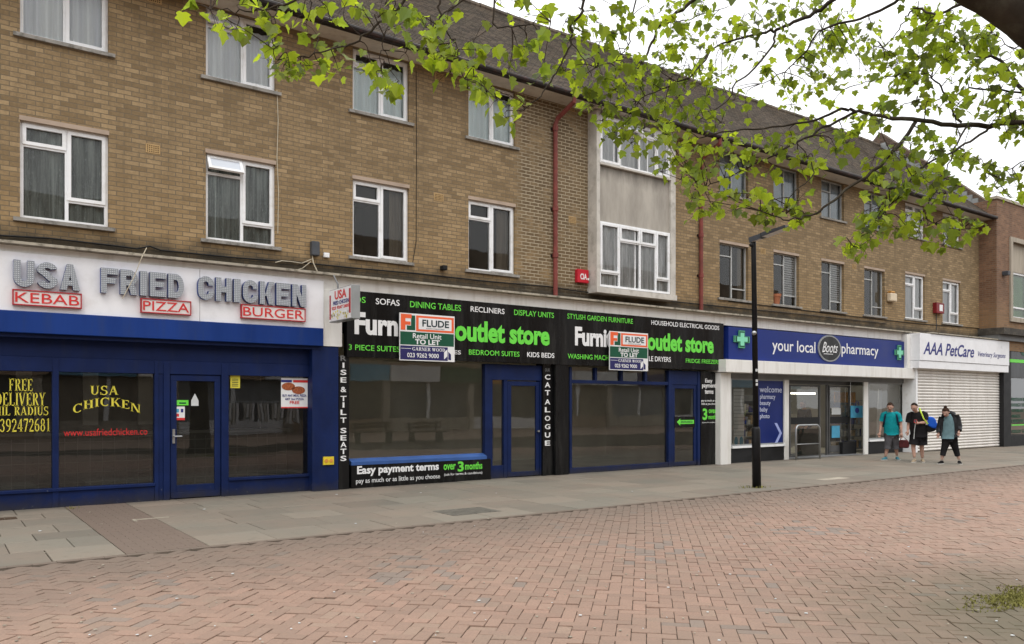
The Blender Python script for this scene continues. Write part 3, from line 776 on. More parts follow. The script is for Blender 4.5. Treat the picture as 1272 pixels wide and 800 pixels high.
box('sill', 'concrete', wb, BX0+FW0+.001, BX1-FW1-.001, YB-.02, .1, ZB[2]-.043, ZB[2]-.003)
# air bricks
for px, py in ((190, 185), (545, 245), (546, 96), (709, 134), (711, 273), (948, 312), (1061, 331), (192, -2), (953, 205), (1160, 278)):
    x, z = W(px, py); ab = MB().box(x-.11, x+.11, -.006, .02, z-.075, z+.075, 0)
    for i in range(6):
        for j in range(4): ab.box(x-.09+i*.032, x-.075+i*.032, -.008, .01, z-.058+j*.032, z-.04+j*.032, 1)
    ab.build('air_brick', ['air_brick', 'air_hole'], B)
# roof: overlapping tile courses, back slope, ridge tiles
rf = MB(); y0, z0 = -.56, 8.50; sl_ = (ZR-z0)/(YR-y0); n = int((YR-y0)/COURSE); xs = np.linspace(XL-.2, XR+.05, 40)
sag = lambda x: .02*math.sin(x*.55)+.012*math.sin(x*1.7)
for k in range(n):
    ya, yb = y0+k*COURSE, y0+(k+1)*COURSE+.01
    for i in range(len(xs)-1):
        p, q = xs[i], xs[i+1]; za, zb = z0+(ya-y0)*sl_+.02, z0+(yb-y0)*sl_
        rf.poly([(p, ya, za+sag(p)), (q, ya, za+sag(q)), (q, yb, zb+sag(q)), (p, yb, zb+sag(p))])
        rf.poly([(p, ya+.004, za-.02+sag(p)), (q, ya+.004, za-.02+sag(q)), (q, ya, za+sag(q)), (p, ya, za+sag(p))])
rf.poly([(XL-.2, YR, ZR-.02), (XR, YR, ZR-.02), (XR, 8.5, 8.45), (XL-.2, 8.5, 8.45)])
roof = rf.build('roof', 'roof_tile', B)
rt = MB(); x = XL-.2
while x < XR-.1:
    rt.tube([(x, YR, ZR-.02+sag(x)), (x+.44, YR, ZR-.02+sag(x+.44))], [.115, .105], 8); x += .45
rt.build('ridge_tiles', 'roof_tile', roof)
MB().box(XL-.2, XR-.05, -.5, .0, ZS-.0, ZS+.045).build('soffit', 'soffit', B)
MB().box(XL-.2, XR-.05, -.53, -.502, ZS-.02, ZS+.13).build('eaves_board', 'lead', B)
gt = MB()
gt.tube([(XL-.2, -.60, 8.47), (10, -.60, 8.445), (XR-.1, -.60, 8.46)], .062, 10)
gt.build('gutter', 'gutter_black', B)
# drainpipes with swan necks
for pxt, px in ((701, 690), (868, 871)):
    x = X(px, -.07); dp = MB()
    dp.tube([(x+.12, -.60, 8.44), (x+.12, -.58, 8.28), (x+.02, -.12, 8.02), (x, -.07, 7.9), (x, -.07, 4.02)], .052, 10)
    for z in (7.75, 5.95, 4.9): dp.tube([(x, -.07, z), (x, -.07, z+.1)], .068, 10)
    pipe = dp.build('drainpipe', 'pipe_red', B, smooth=False)
    br = MB()
    for z in (7.8, 6.0, 4.95): br.box(x-.09, x+.09, -.02, -.001, z-.03, z+.03)
    br.build('bracket', 'gutter_black', pipe)
# party wall parapet at the right-hand end with its stepped flashing
pw = MB(); pts = [(-.45, 8.55), (-.45, 8.95), (YR, ZR+.55), (8, 8.9), (8, 8.4)]
pw.prism([(XR+.05, a, b) for a, b in pts], (.42, 0, 0)); pw.build('party_parapet', 'old_brick', B)
fl = MB()
for k in range(22):
    ya = -.5+k*.2; fl.box(XR-.03, XR+.048, ya, ya+.21, z0+(ya-y0)*sl_-.02, z0+(ya+.2-y0)*sl_+.12)
fl.build('flashing', 'alu_grey', B)
MB().box(XR+.02, XR+.5, -.48, -.2, 9.0, 9.06).build('coping', 'stone', B)

# cornice over the shops
cn = MB(); cn.box(XL, 26.9, -.32, .0, 3.965, 4.005).box(26.9, X(1243, -.7), -.7, 0, 3.95, 3.99)
cor = cn.build('shop_cornice', 'cornice', B)
MB().box(XL, 26.9, -.15, .0, 3.70, 3.963).box(26.9, 31.8, -.15, 0, 3.7, 3.948).build('frieze_board', 'white_paint', B)
mb = MB(); mb.prism([(XL, -.001, 4.06), (XL, -.2, 4.007), (XL, -.001, 4.007)], (31.8-XL, 0, 0)); mb.build('lead_flashing', 'lead', B)
# floor slab over the shops
MB().box(XL, XR, .3, 7.8, 3.3, 3.68).build('floor_slab', 'dark_room', B)
for k in range(60):   # grime lumps on the cornice are part of it
    pass

# ================================================================== SHOP 1: fried chicken
YG = .09
def room(par, x0, x1, depth, wallm, floorm, ztop=2.95):
    mb = MB(); y0 = .14
    mb.poly([(x0, depth, 0.01), (x1, depth, 0.01), (x1, depth, ztop), (x0, depth, ztop)])
    mb.poly([(x0, y0, .01), (x0, depth, .01), (x0, depth, ztop), (x0, y0, ztop)]); mb.poly([(x1, depth, .01), (x1, y0, .01), (x1, y0, ztop), (x1, depth, ztop)])
    mb.poly([(x0, y0, ztop), (x1, y0, ztop), (x1, depth, ztop), (x0, depth, ztop)])
    r = mb.build('room', wallm, par)
    MB().poly([(x0, .05, .012), (x1, .05, .012), (x1, depth, .012), (x0, depth, .012)]).build('room_floor', floorm, par)
    return r
def frame_px(mb, pl, pr, z0, z1, y0, y1, m=0): mb.box(X(pl, y0), X(pr, y0), y0, y1, z0, z1, m)
XC0 = -2.2
S1 = thing('chicken_shop', 'dark blue fried chicken takeaway front with dark glass', 'shop front', (1, 0, 0))
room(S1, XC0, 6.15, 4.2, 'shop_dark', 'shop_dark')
mb = MB()
mb.box(X(388, -.16), X(420.3, -.16), -.16, .3, 0, 2.66)           # right-hand pier
pier = mb.build('pier', 'blue_paint', S1)
MB().box(XC0-.3, XC0, -.16, .3, 0, 2.66).build('pier', 'blue_paint', S1)
mb = MB(); XE = X(388)
ZH, ZSILL = 2.10, .30
def at1(px): return X(px, .0)
mb.box(XC0, XE, .03, .13, 2.32, 2.66)             # head board under the shutter box
mb.box(XC0, XE, .0, .12, ZH, 2.32)                # transom band
mb.box(XC0, at1(192), .0, .12, 0, ZSILL)
mb.box(at1(277), XE, .0, .12, 0, .32)
for a, b in ((65, 73), (192, 197), (203, 211), (275, 284)): mb.box(at1(a), at1(b), -.012, .118, .001, ZH+.2)
mb.box(at1(197), at1(203), .01, .11, 0.001, ZH+.15)
mb.box(XC0, at1(192), -.03, .0, ZSILL-.05, ZSILL); mb.box(at1(284), XE, -.03, .0, .27, .32)
mb.build('frame', 'blue_paint', S1, bevel=.006)
mb = MB()
for a, b, z in ((XC0, at1(65), ZSILL), (at1(73), at1(192), ZSILL), (at1(284), XE, .32)):
    mb.poly([(a, .07, z), (b, .07, z), (b, .07, ZH), (a, .07, ZH)])
mb.build('shop_window', 'takeaway_glass', S1)
dr = MB(); d0, d1 = at1(212), at1(274.5); bars(dr, d0, d1, .02, ZH-.01, .02, .07, .1); dr.box(d0+.1, d1-.1, .022, .068, .12, .24)
door = dr.build('door', 'blue_paint', S1, bevel=.005)
MB().poly([(d0+.1, .045, .24), (d1-.1, .045, .24), (d1-.1, .045, ZH-.11), (d0+.1, .045, ZH-.11)]).build('pane', 'takeaway_glass', door)
hx = d0+.05; hz = W(215, 542)[1]
MB().box(hx-.02, hx+.02, .0, .019, hz-.12, hz+.12).tube([(hx, .0, hz), (hx, -.05, hz), (hx+.12, -.05, hz)], .012, 8).build('handle', 'metal', door)
# shutter housing below the sign
MB().box(XC0-.2, X(402, -.25), -.25, .0, 2.66, 2.985).build('shutter_housing', 'blue_bright', S1, bevel=.01)
mb = MB().box(XC0-.2, X(402, -.25), -.17, .0, 2.6, 2.657); mb.build('shutter_slot', 'blue_paint', S1)
mb = MB().box(5.82, 6.21, -.17, .0, 2.67, 3.7); mb.build('return_panel', 'white_paint', S1)
# inside: counter with white tiles, price boards
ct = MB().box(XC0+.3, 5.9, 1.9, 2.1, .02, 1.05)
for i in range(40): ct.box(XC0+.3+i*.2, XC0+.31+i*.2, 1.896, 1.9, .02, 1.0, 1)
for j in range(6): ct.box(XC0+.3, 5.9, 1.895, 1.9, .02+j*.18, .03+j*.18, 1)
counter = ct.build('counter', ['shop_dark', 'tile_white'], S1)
MB().box(XC0+.2, 5.95, 1.8, 2.4, 1.05, 1.1).build('counter_top', 'tile_white', S1)
mb = MB()
for a, b in ((103, 122), (172, 190), (20, 40)): mb.box(X(a, 3), X(b, 3), 3, 3.04, 1.2, 2.5)
mb.build('price_board', 'paper', S1)

# sign of the chicken shop
SG1 = thing('chicken_sign', 'long white fascia sign with grey bulb letters reading USA FRIED CHICKEN', 'shop sign', (1, -.2, 3))
XS1 = X(402, -.2)
mb = MB(); mb.box(XC0-.2, X(248, -.2), -.2, .0, 2.987, 3.86).box(X(248, -.2)+.006, XS1, -.2, .0, 2.987, 3.86)
mb.build('sign_board', 'white_board', SG1, bevel=.004)
def block_polys(ch):
    P = []; T, H_ = .34, .25      # upright and level stroke widths in a unit box
    def R_(x0, x1, z0, z1): P.append([(x0, z0), (x1, z0), (x1, z1), (x0, z1)])
    def A_(cx, cz, ro, zo, ri, zi, a0, a1, n=12):
        for k in range(n):
            t0, t1 = R(a0+(a1-a0)*k/n), R(a0+(a1-a0)*(k+1)/n)
            P.append([(cx+ri*math.cos(t0), cz+zi*math.sin(t0)), (cx+ro*math.cos(t0), cz+zo*math.sin(t0)), (cx+ro*math.cos(t1), cz+zo*math.sin(t1)), (cx+ri*math.cos(t1), cz+zi*math.sin(t1))])
    if ch == 'U': R_(0, T, .34, 1); R_(1-T, 1, .34, 1); A_(.5, .34, .5, .34, .5-T, .12, 180, 360)
    if ch == 'C': R_(0, T, .34, .66); A_(.5, .34, .5, .34, .5-T, .12, 180, 360); A_(.5, .66, .5, .34, .5-T, .12, 0, 180); R_(1-T, 1, .62, .665); R_(1-T, 1, .335, .38)
    if ch == 'S': A_(.5, .71, .5, .29, .5-T, .08, 15, 200); A_(.5, .29, .5, .29, .5-T, .08, -165, 20); P.append([(.02, .62), (.34, .72), (.98, .38), (.66, .28)]); P.append([(.04, .6), (.3, .52), (.62, .62), (.34, .74)]); P.append([(.96, .4), (.7, .48), (.4, .4), (.66, .26)])
    if ch == 'A': P.append([(0, 0), (.33, 0), (.62, 1), (.34, 1)]); P.append([(.67, 0), (1, 0), (.66, 1), (.38, 1)]); R_(.25, .75, .18, .38)
    if ch in 'FE':
        R_(0, T, 0, 1); R_(T, 1, 1-H_, 1); R_(T, .86, .40, .40+H_*.9)
        if ch == 'E': R_(T, 1, 0, H_)
    if ch in 'RD':
        R_(0, T, 0, 1)
        if ch == 'D': R_(T, .5, 1-H_, 1); R_(T, .5, 0, H_); A_(.5, .5, .5, .5, .5-T, .25, -90, 90)
        else: R_(T, .55, 1-H_, 1); R_(T, .55, .36, .36+H_*.85); A_(.55, .68, .45, .32, .45-T, .1, -90, 90); P.append([(.62, 0), (1, 0), (.82, .42), (.45, .42)])
    if ch == 'I': R_(.28, .72, 0, 1)
    if ch == 'H': R_(0, T, 0, 1); R_(1-T, 1, 0, 1); R_(T, 1-T, .38, .62)
    if ch == 'K': R_(0, T, 0, 1); P.append([(T, .38), (.52, .36), (1, 1), (.62, 1)]); P.append([(.62, 0), (1, 0), (.66, .66), (.4, .5)])
    if ch == 'N': R_(0, T*.9, 0, 1); R_(1-T*.9, 1, 0, 1); P.append([(.62, 0), (.95, 0), (.38, 1), (.05, 1)])
    return P
def big_word(s, pl, pt, pb, pr):
    y = -.203; x0, z1 = W(pl, pt, y-.06); z0 = W(pl, pb, y-.06)[1]; x1 = X(pr, y-.06)
    wid = [.5 if ch == 'I' else 1. for ch in s]; gap = .13; tot = sum(wid)+gap*(len(s)-1); k = (x1-x0)/tot; x = x0
    for ch, q in zip(s, wid):
        mb = MB()
        for n_, poly in enumerate(block_polys(ch)):
            ar = sum(poly[i][0]*poly[(i+1) % len(poly)][1]-poly[(i+1) % len(poly)][0]*poly[i][1] for i in range(len(poly)))
            if ar < 0: poly = poly[::-1]
            off = (x-.25*k) if ch == 'I' else x
            pts = [(off+a_*k, y-.09-.0004*(n_ % 5), z0+b_*(z1-z0)) for a_, b_ in poly]
            f0 = len(mb.f); mb.prism(pts, (0, .09, 0), 1); mb.m[f0] = 0
        mb.build('letter', ['bulb_face', 'letter_side'], SG1); x += (q+gap)*k
big_word('USA', 16.5, 322.5, 355.5, 99); big_word('FRIED', 125, 332.5, 363.5, 228); big_word('CHICKEN', 245.5, 342.5, 371.8, 379.7)
for s, pl, pt, pb, pr in (('KEBAB', 15.5, 358.7, 378.2, 101.7), ('PIZZA', 175, 369.9, 388, 237.7), ('BURGER', 299.8, 377.5, 394.9, 379.7)):
    y = -.27; x0, z1 = W(pl, pt, y); z0 = W(pl, pb, y)[1]; x1 = X(pr, y)
    bx = MB(); bars(bx, x0, x1, z0, z1, y, -.203, .016); o = bx.build('light_box', 'red_edge', SG1)
    MB().box(x0+.016, x1-.016, y+.012, -.203, z0+.016, z1-.016).build('face', 'cream_face', o)
    mb = MB(); put_text(mb, s, (x0+.035, y+.012, z0+.045), RX, UZ, x1-x0-.07, z1-z0-.085, .0, 0, .008); mb.build('lettering', 'lettering_red', o)
# lettering and posters on its glass
T1 = thing('window_lettering', 'yellow serif lettering about free delivery on the leftmost dark shop window', 'lettering', (.5, .06, 1.5))
YT = .062
serif_px('FREE', 11, 470.3, 485.6, 40.7, YT, 'lettering_yellow', T1)
serif_px('DELIVERY', -6, 487.5, 504, 56.4, YT, 'lettering_yellow', T1)
serif_px('3 MIL RADIUS', -20, 505, 516.3, 60.5, YT, 'lettering_yellow', T1)
serif_px('02392472681', -15, 520.5, 537, 62.7, YT, 'lettering_yellow', T1)
T2 = thing('window_lettering', 'arched yellow USA CHICKEN lettering over a red web address on dark glass', 'lettering', (2, .06, 1.5))
serif_px('USA', 112, 479, 490.3, 147, YT, 'lettering_yellow', T2)
serif_px('CHICKEN', 90, 493.5, 504.5, 175, YT, 'lettering_yellow', T2, .14)
word('www.usafriedchicken.co', 79, 533, 542, 183, YT, 'lettering_red', T2, .0)
def plate(name, label, cat, pl, pt, pb, pr, y, m, th=.006, group=None):
    x0, z1 = W(pl, pt, y); z0 = W(pl, pb, y)[1]; x1 = X(pr, y)
    o = MB().box(x0, x1, y-th, y, z0, z1).build(name, m)
    props(o, label, cat, group); return o, x0, x1, z0, z1
o, x0, x1, z0, z1 = plate('poster', 'white pizza offer poster inside the takeaway window right of the door', 'poster', 349, 469.5, 507, 382, .064, 'board_white')
yy = .057
def bit(name, m, par, x0, x1, z0, z1, y, th=.003): return MB().box(x0, x1, y-th, y, z0, z1).build(name, m, par)
wdt, ht = x1-x0, z1-z0
bit('band', 'lettering_red', o, x0+wdt*.45, x1, z1-ht*.14, z1-ht*.06, yy); bit('band', 'lettering_blue', o, x0, x0+wdt*.4, z1-ht*.14, z1-ht*.06, yy)
for cx_, cz_ in ((.27, .72), (.65, .60)):
    mb = MB(); c = [(x0+wdt*cx_+wdt*.25*math.cos(t), yy-.004, z0+ht*cz_+ht*.13*math.sin(t)) for t in np.linspace(0, 6.283, 20, endpoint=False)]
    mb.prism(c, (0, .003, 0)); mb.build('pizza_picture', 'pizza', o)
for s, a, b, q in (('BUY ANY MEAL PIZZA', .38, .46, .9), ('GET 2nd PIZZA', .27, .34, .7), ('FREE', .14, .24, .36)):
    mb = MB(); put_text(mb, s, (x0+wdt*(1-q)/2, yy-.003, z0+ht*a), RX, UZ, wdt*q, ht*(b-a), .015, 0, .002); mb.build('lettering', 'lettering_red' if s == 'FREE' else 'lettering_blue', o)
bit('band', 'lettering_red', o, x0, x1, z0, z0+ht*.04, yy)
o, x0, x1, z0, z1 = plate('sticker', 'yellow notice stuck at the top left of the takeaway window', 'sticker', 286, 466, 482, 298, .064, 'lettering_yellow')
for k in range(5): bit('printed_line', 'lettering_dark', o, x0+.03, x1-.03, z0+.03+k*.03, z0+.042+k*.03, .0575, .001)
o, x0, x1, z0, z1 = plate('sticker', 'small bright green sign on the blue door glass', 'sticker', 219.5, 497, 503.5, 234, .04, 'lettering_green')
bit('printed_line', 'board_green', o, x0+.04, x1-.04, z0+.025, z0+.05, .0335, .001)
o, x0, x1, z0, z1 = plate('sticker', 'small white and red rating card on the blue door glass', 'sticker', 217.5, 505, 522, 229.5, .04, 'board_white')
bit('band', 'lettering_red', o, x0, x1, z0, z0+.04, .0335, .001)
bit('mark', 'bag_cyan', o, x0+.02, x0+.06, z0+.13, z0+.19, .0335, .001); bit('mark', 'lettering_blue', o, x0+.09, x0+.13, z0+.13, z0+.19, .0335, .001); bit('mark', 'lettering_red', o, x0+.02, x0+.06, z0+.06, z0+.11, .0335, .001)
x, z = W(242, 499, .04)
o = MB().prism([(x-.06, .036, z-.07), (x+.06, .036, z-.07), (x+.06, .036, z+.02), (x, .036, z+.14), (x-.06, .036, z+.02)], (0, .003, 0)).build('sticker', 'paper'); props(o, 'pale house shaped sticker on the blue door glass', 'sticker')
o, x0, x1, z0, z1 = plate('socket_plate', 'yellow plate with two round sockets on the blue pier', 'plate', 401, 567.5, 577.5, 414, -.161, 'yellow_plastic', .03)
for q in (.28, .72):
    mb = MB().tube([(x0+(x1-x0)*q, -.19, (z0+z1)/2), (x0+(x1-x0)*q, -.2, (z0+z1)/2)], .035, 10); mb.build('socket', 'orange_card', o)
# projecting box sign
x0 = 5.93; ya, yb, za, zb = -.92, -.34, 3.0, 3.62
xp0, zt = W(409, 359, -.34); 
PS = thing('projecting_sign', 'small box sign with red USA lettering sticking out above the pier', 'shop sign', (6, -.2, 3))
xq = X(409, yb); zt = W(409, 361, yb)[1]; zb_ = W(409, 401, yb)[1]
# depth so that the outer edge lies where it is seen
ya = yb
while X(436.5, ya) > xq and ya > -1.6: ya -= .01
TH = max(.12, X(447.5, ya)-xq)
MB().box(xq, xq+TH, ya, yb, zb_, zt).build('box', 'alu_grey', PS, bevel=.008)
MB().box(xq-.006, xq-.001, ya+.015, yb-.015, zb_+.015, zt-.015).build('face', 'board_white', PS)
RY = (0, -1, 0)
def side_word(s, z0, z1, fy0, fy1, m):
    mb = MB(); L = yb-ya; put_text(mb, s, (xq-.008, yb-L*fy0, zb_+(zt-zb_)*z0), RY, UZ, L*(fy1-fy0), (zt-zb_)*(z1-z0), .03, 0, .002)
    for i, p in enumerate(mb.v): mb.v[i] = (xq-.0075-abs(p[0]-(xq-.008)), p[1], p[2])
    mb.build('lettering', m, PS)
side_word('USA', .66, .93, .27, .8, 'lettering_red'); side_word('FRIED CHICKEN', .5, .62, .2, .9, 'lettering_blue'); side_word('023 9247 2681', .36, .46, .15, .9, 'lettering_red')
mb = MB().box(xq-.009, xq-.0065, ya+.02, ya+.09, zb_+.1, zt-.06); mb.box(xq-.009, xq-.0065, yb-.09, yb-.03, zb_+.05, zt-.1); mb.build('border', 'red_edge', PS)
pc = MB()
for k in range(38):
    yk = random.uniform(ya+.12, yb-.1); zk = zb_+random.uniform(.04, .2); r = random.uniform(.015, .03)
    pc.prism([(xq-.0085, yk+r*math.cos(t), zk+r*math.sin(t)) for t in np.linspace(0, 6.283, 6, endpoint=False)], (.001, 0, 0), k % 2)
pc.build('food_picture', ['lettering_yellow', 'cream_face'], PS)
MB().tube([(xq+.1, yb, zt-.15), (xq+.1, -.15, zt-.15)], .02, 8).tube([(xq+.1, yb, zb_+.12), (xq+.1, -.15, zb_+.12)], .02, 8).tube([(xq+.1, -.5, zt), (xq+.1, -.5, zt+.1), (xq+.1, -.3, 3.97)], .015, 6).build('bracket', 'zinc_grey', PS)

# ================================================================== SHOP 2: furniture store
S2 = thing('furniture_shop', 'empty furniture store front with black pilasters and blue frames', 'shop front', (11, 0, 0))
X0, X1 = 6.205, 16.98
room(S2, X0+.05, X1-.05, 4.3, 'shop_wall', 'shop_floor')
def x2(px): return X(px, .0)
def z2(px, py, y=0.): return W(px, py, y)[1]
pil = MB().box(X(420.8, -.11), X(433.6, -.11), -.11, .2, 0, 2.5); pl1 = pil.build('pilaster', 'gloss_black', S2)
pl2 = MB().box(X(674.5, -.06), X(690, -.15)-.005, -.06, .2, 0, 2.5).build('pilaster', 'gloss_black', S2)
MB().box(X(690.3, -.15), X(706.5, -.15), -.15, .2, 0, 2.52).build('pilaster', 'gloss_black', S2)
pn = MB().box(x2(869.5), x2(893), -.03, .15, 0, 2.45).build('side_panel', 'gloss_black', S2)
ZT2 = 2.46
mb = MB()
xa, xb = x2(434.2), x2(602); xd0, xd1 = x2(609), x2(674)
mb.box(xb, x2(609), -.02, .12, 0, ZT2); mb.box(xd0, xd1, -.01, .1, 2.12, ZT2)
mb.box(xd0, x2(612), .0, .1, 0, 2.12); mb.box(x2(626), x2(630.5), .0, .1, 0, 2.12); mb.box(x2(671), xd1, .0, .1, 0, 2.12)
mb.box(x2(612), x2(626), .01, .09, 0, .28)
mb.box(x2(706.8), x2(710), -.02, .12, 0, ZT2); mb.box(x2(830), x2(835), -.02, .12, 0, ZT2); mb.box(x2(866), x2(869.2), -.02, .12, 0, ZT2)
mb.box(x2(710), x2(830), -.01, .11, .001, .13); mb.box(x2(710), x2(830), -.01, .11, 2.08, 2.16)
for px in (739, 771, 801): mb.box(x2(px), x2(px+3), .0, .1, 2.16, ZT2)
mb.box(x2(835), x2(866), -.005, .1, 2.1, ZT2)
mb.build('frame', 'blue_paint', S2, bevel=.006)
MB().prism([(xa, -.09, .44), (xa, -.09, .5), (xa, .07, .56), (xa, .07, .44)], (xb-xa, 0, 0)).build('window_sill', 'blue_sill', S2)
mb = MB()
mb.poly([(xa, .07, .5), (xb, .07, .5), (xb, .07, ZT2), (xa, .07, ZT2)])
mb.poly([(x2(612), .05, .28), (x2(626), .05, .28), (x2(626), .05, 2.12), (x2(612), .05, 2.12)])
mb.poly([(x2(710), .06, .13), (x2(830), .06, .13), (x2(830), .06, ZT2), (x2(710), .06, ZT2)])
mb.build('shop_window', 'shop_glass', S2)
for a, b, mid in ((630.5, 671, False), (835, 866, True)):
    d0, d1 = x2(a)+.01, x2(b)-.01; dm = MB(); bars(dm, d0, d1, .02, 2.1, .01, .06, .1)
    if mid: dm.box(d0+.1, d1-.1, .012, .058, 1.02, 1.28)
    d = dm.build('door', 'blue_paint', S2, bevel=.005)
    MB().poly([(d0+.1, .035, .12), (d1-.1, .035, .12), (d1-.1, .035, 2.0), (d0+.1, .035, 2.0)]).build('pane', 'shop_glass', d)
    if mid:
        MB().box(d0+.08, d1-.08, .0, .009, 1.0, 1.28).build('sign_plate', 'gloss_black', d)
        q = d1-.12; p = d0+.16
        MB().prism([(p, -.004, 1.14), (p+.12, -.004, 1.05), (p+.12, -.004, 1.09), (q, -.004, 1.09), (q, -.004, 1.19), (p+.12, -.004, 1.19), (p+.12, -.004, 1.23)], (0, .003, 0)).build('arrow', 'lettering_green', d)
        mb = MB(); put_text(mb, 'ENTRANCE', (p+.15, -.0045, 1.115), RX, UZ, q-p-.2, .05, .02, 0, .002); mb.build('lettering', 'lettering_dark', d)
    else:
        MB().box(d1-.075, d1-.03, -.04, .009, .98, 1.02).build('handle', 'metal', d)
# stall riser with its slogan
st = MB().box(xa, x2(607), -.08, .06, .0, .44).build('stall_riser', 'gloss_black', S2)
y = -.082
word('Easy payment terms', 443.6, 579.2, 592.2, 545, y, 'lettering_white', st, .03)
word('over', 551, 577, 584, 566, y, 'lettering_green', st, .02); word('3', 568.6, 573.3, 586, 576, y, 'lettering_green', st, .03); word('months', 577.7, 574.6, 583.6, 599, y, 'lettering_green', st, .02)
word('pay as much or as little as you choose', 442.2, 594.6, 602.5, 546.5, y, 'lettering_white', st, .0)
word('(ask for terms & conditions)', 551.8, 588, 592, 599, y, 'lettering_white', st, .0)
for ch, yy in zip('RISE&TILTSEATS', (300, 325, 350, 377, 411, 443, 466, 492, 520, 557, 583, 607, 631, 656)):
    py = yy/2.858+340; pw_ = 2.4 if ch == 'I' else 7.4
    word(ch, 426.6-pw_/2, py-3.3, py+3.3, 426.6+pw_/2, -.112, 'lettering_grey' if ch == 'R' else 'lettering_white', pl1, .02)
for ch, yy in zip('CATALOGUE', (395, 425, 455, 490, 520, 553, 585, 617, 648)):
    py = yy/3.078+340; word(ch, 676.8, py-3.2, py+3.2, 683.4, -.062, 'lettering_white', pl2, .02)
word('FROM', 676.6, 450.5, 453.5, 684, -.062, 'lettering_grey', pl2, .0); word('OUR', 677, 457.5, 461.5, 683, -.062, 'lettering_grey', pl2, .0)
y = -.032
def pnl(s, a, b, c, d, m='lettering_white', bold=.02): word(s, 840+a/5.714, 450+b/5.714, 450+c/5.714, 840+d/5.714, y, m, pn, bold)
pnl('Easy', 205, 116, 152, 257); pnl('payment', 183, 152, 188, 280); pnl('terms', 203, 195, 224, 263)
pnl('pay as much or as', 178, 264, 284, 287, bold=0.); pnl('little as you choose', 180, 287, 307, 287, bold=0.)
pnl('3', 187, 328, 410, 220, 'lettering_green', .03); pnl('over', 230, 334, 362, 285, 'lettering_green'); pnl('months', 228, 372, 404, 285, 'lettering_green')
pnl('(terms & conditions)', 183, 424, 434, 290, bold=0.)
# fascia sign
SG2 = thing('furniture_sign', 'long glossy black fascia sign reading Furniture outlet store twice in white and green', 'shop sign', (11, -.1, 2.5))
YF2 = -.17
xm = X(693, YF2)
fb = MB()
seams = [X(px, YF2) for px in (433, 516, 604, 693, 765, 835, 899)]
seams[0] = X(431, YF2)
zb2 = 2.49
for i in range(6):
    fb.prism([(seams[i]+.002, YF2, zb2), (seams[i+1]-.002, YF2, zb2-.0), (seams[i+1]-.002, YF2, 3.735), (seams[i]+.002, YF2, 3.735)], (0, .15, 0))
fb.build('sign_board', 'gloss_black', SG2)
y = YF2-.003
Wt, Gn = 'lettering_white', 'lettering_green'
for s, a, b, c, d, m, bo in (('DS', 441, 368, 375.5, 454.1, Gn, .005), ('SOFAS', 466.7, 370.2, 377.9, 496.3, Wt, .01), ('DINING TABLES', 509.3, 373.8, 381.6, 572.6, Gn, .005),
        ('RECLINERS', 584.5, 380.2, 387, 626.7, Wt, .01), ('DISPLAY UNITS', 638.6, 384.4, 391.3, 688, Gn, .005),
        ('Furn', 440.3, 387.1, 415.3, 494.4, Wt, .04), ('iture', 497, 394, 420.5, 553, Wt, .04), ('outlet store', 565.2, 396.5, 423.4, 682.7, Gn, .04),
        ('3 PIECE SUITES', 433.1, 427.6, 434.6, 496.5, Gn, .005), ('WARDROB', 520, 432.5, 438.5, 562, Wt, .01), ('ES', 564, 435, 440, 572.4, Wt, .01), ('BEDROOM SUITES', 582.4, 434, 440.5, 645.2, Gn, .005), ('KIDS BEDS', 654.8, 437.2, 443.4, 688.5, Wt, .01),
        ('STYLISH GARDEN FURNITURE', 704.7, 389.3, 395.7, 786, Gn, .005), ('HOUSEHOLD ELECTRICAL GOODS', 809, 397.6, 403.3, 893.3, Wt, .008),
        ('Furnit', 714.2, 405.5, 429.3, 760.5, Wt, .04), ('ure', 763, 413.5, 432, 795, Wt, .04), ('outlet store', 804.2, 412.3, 434.9, 886.4, Gn, .04),
        ('WASHING MACH', 705.2, 439.2, 445.4, 756, Gn, .005), ('INES', 758, 441.5, 447, 774, Gn, .005), ('TUMB', 783, 441, 446.8, 804, Wt, .008), ('LE DRYERS', 806, 442.3, 448.6, 833.3, Wt, .008), ('FRIDGE FREEZERS', 851.8, 445.3, 450.5, 894, Gn, .005)):
    word(s, a, b, c, d, y, m, SG2, bo)
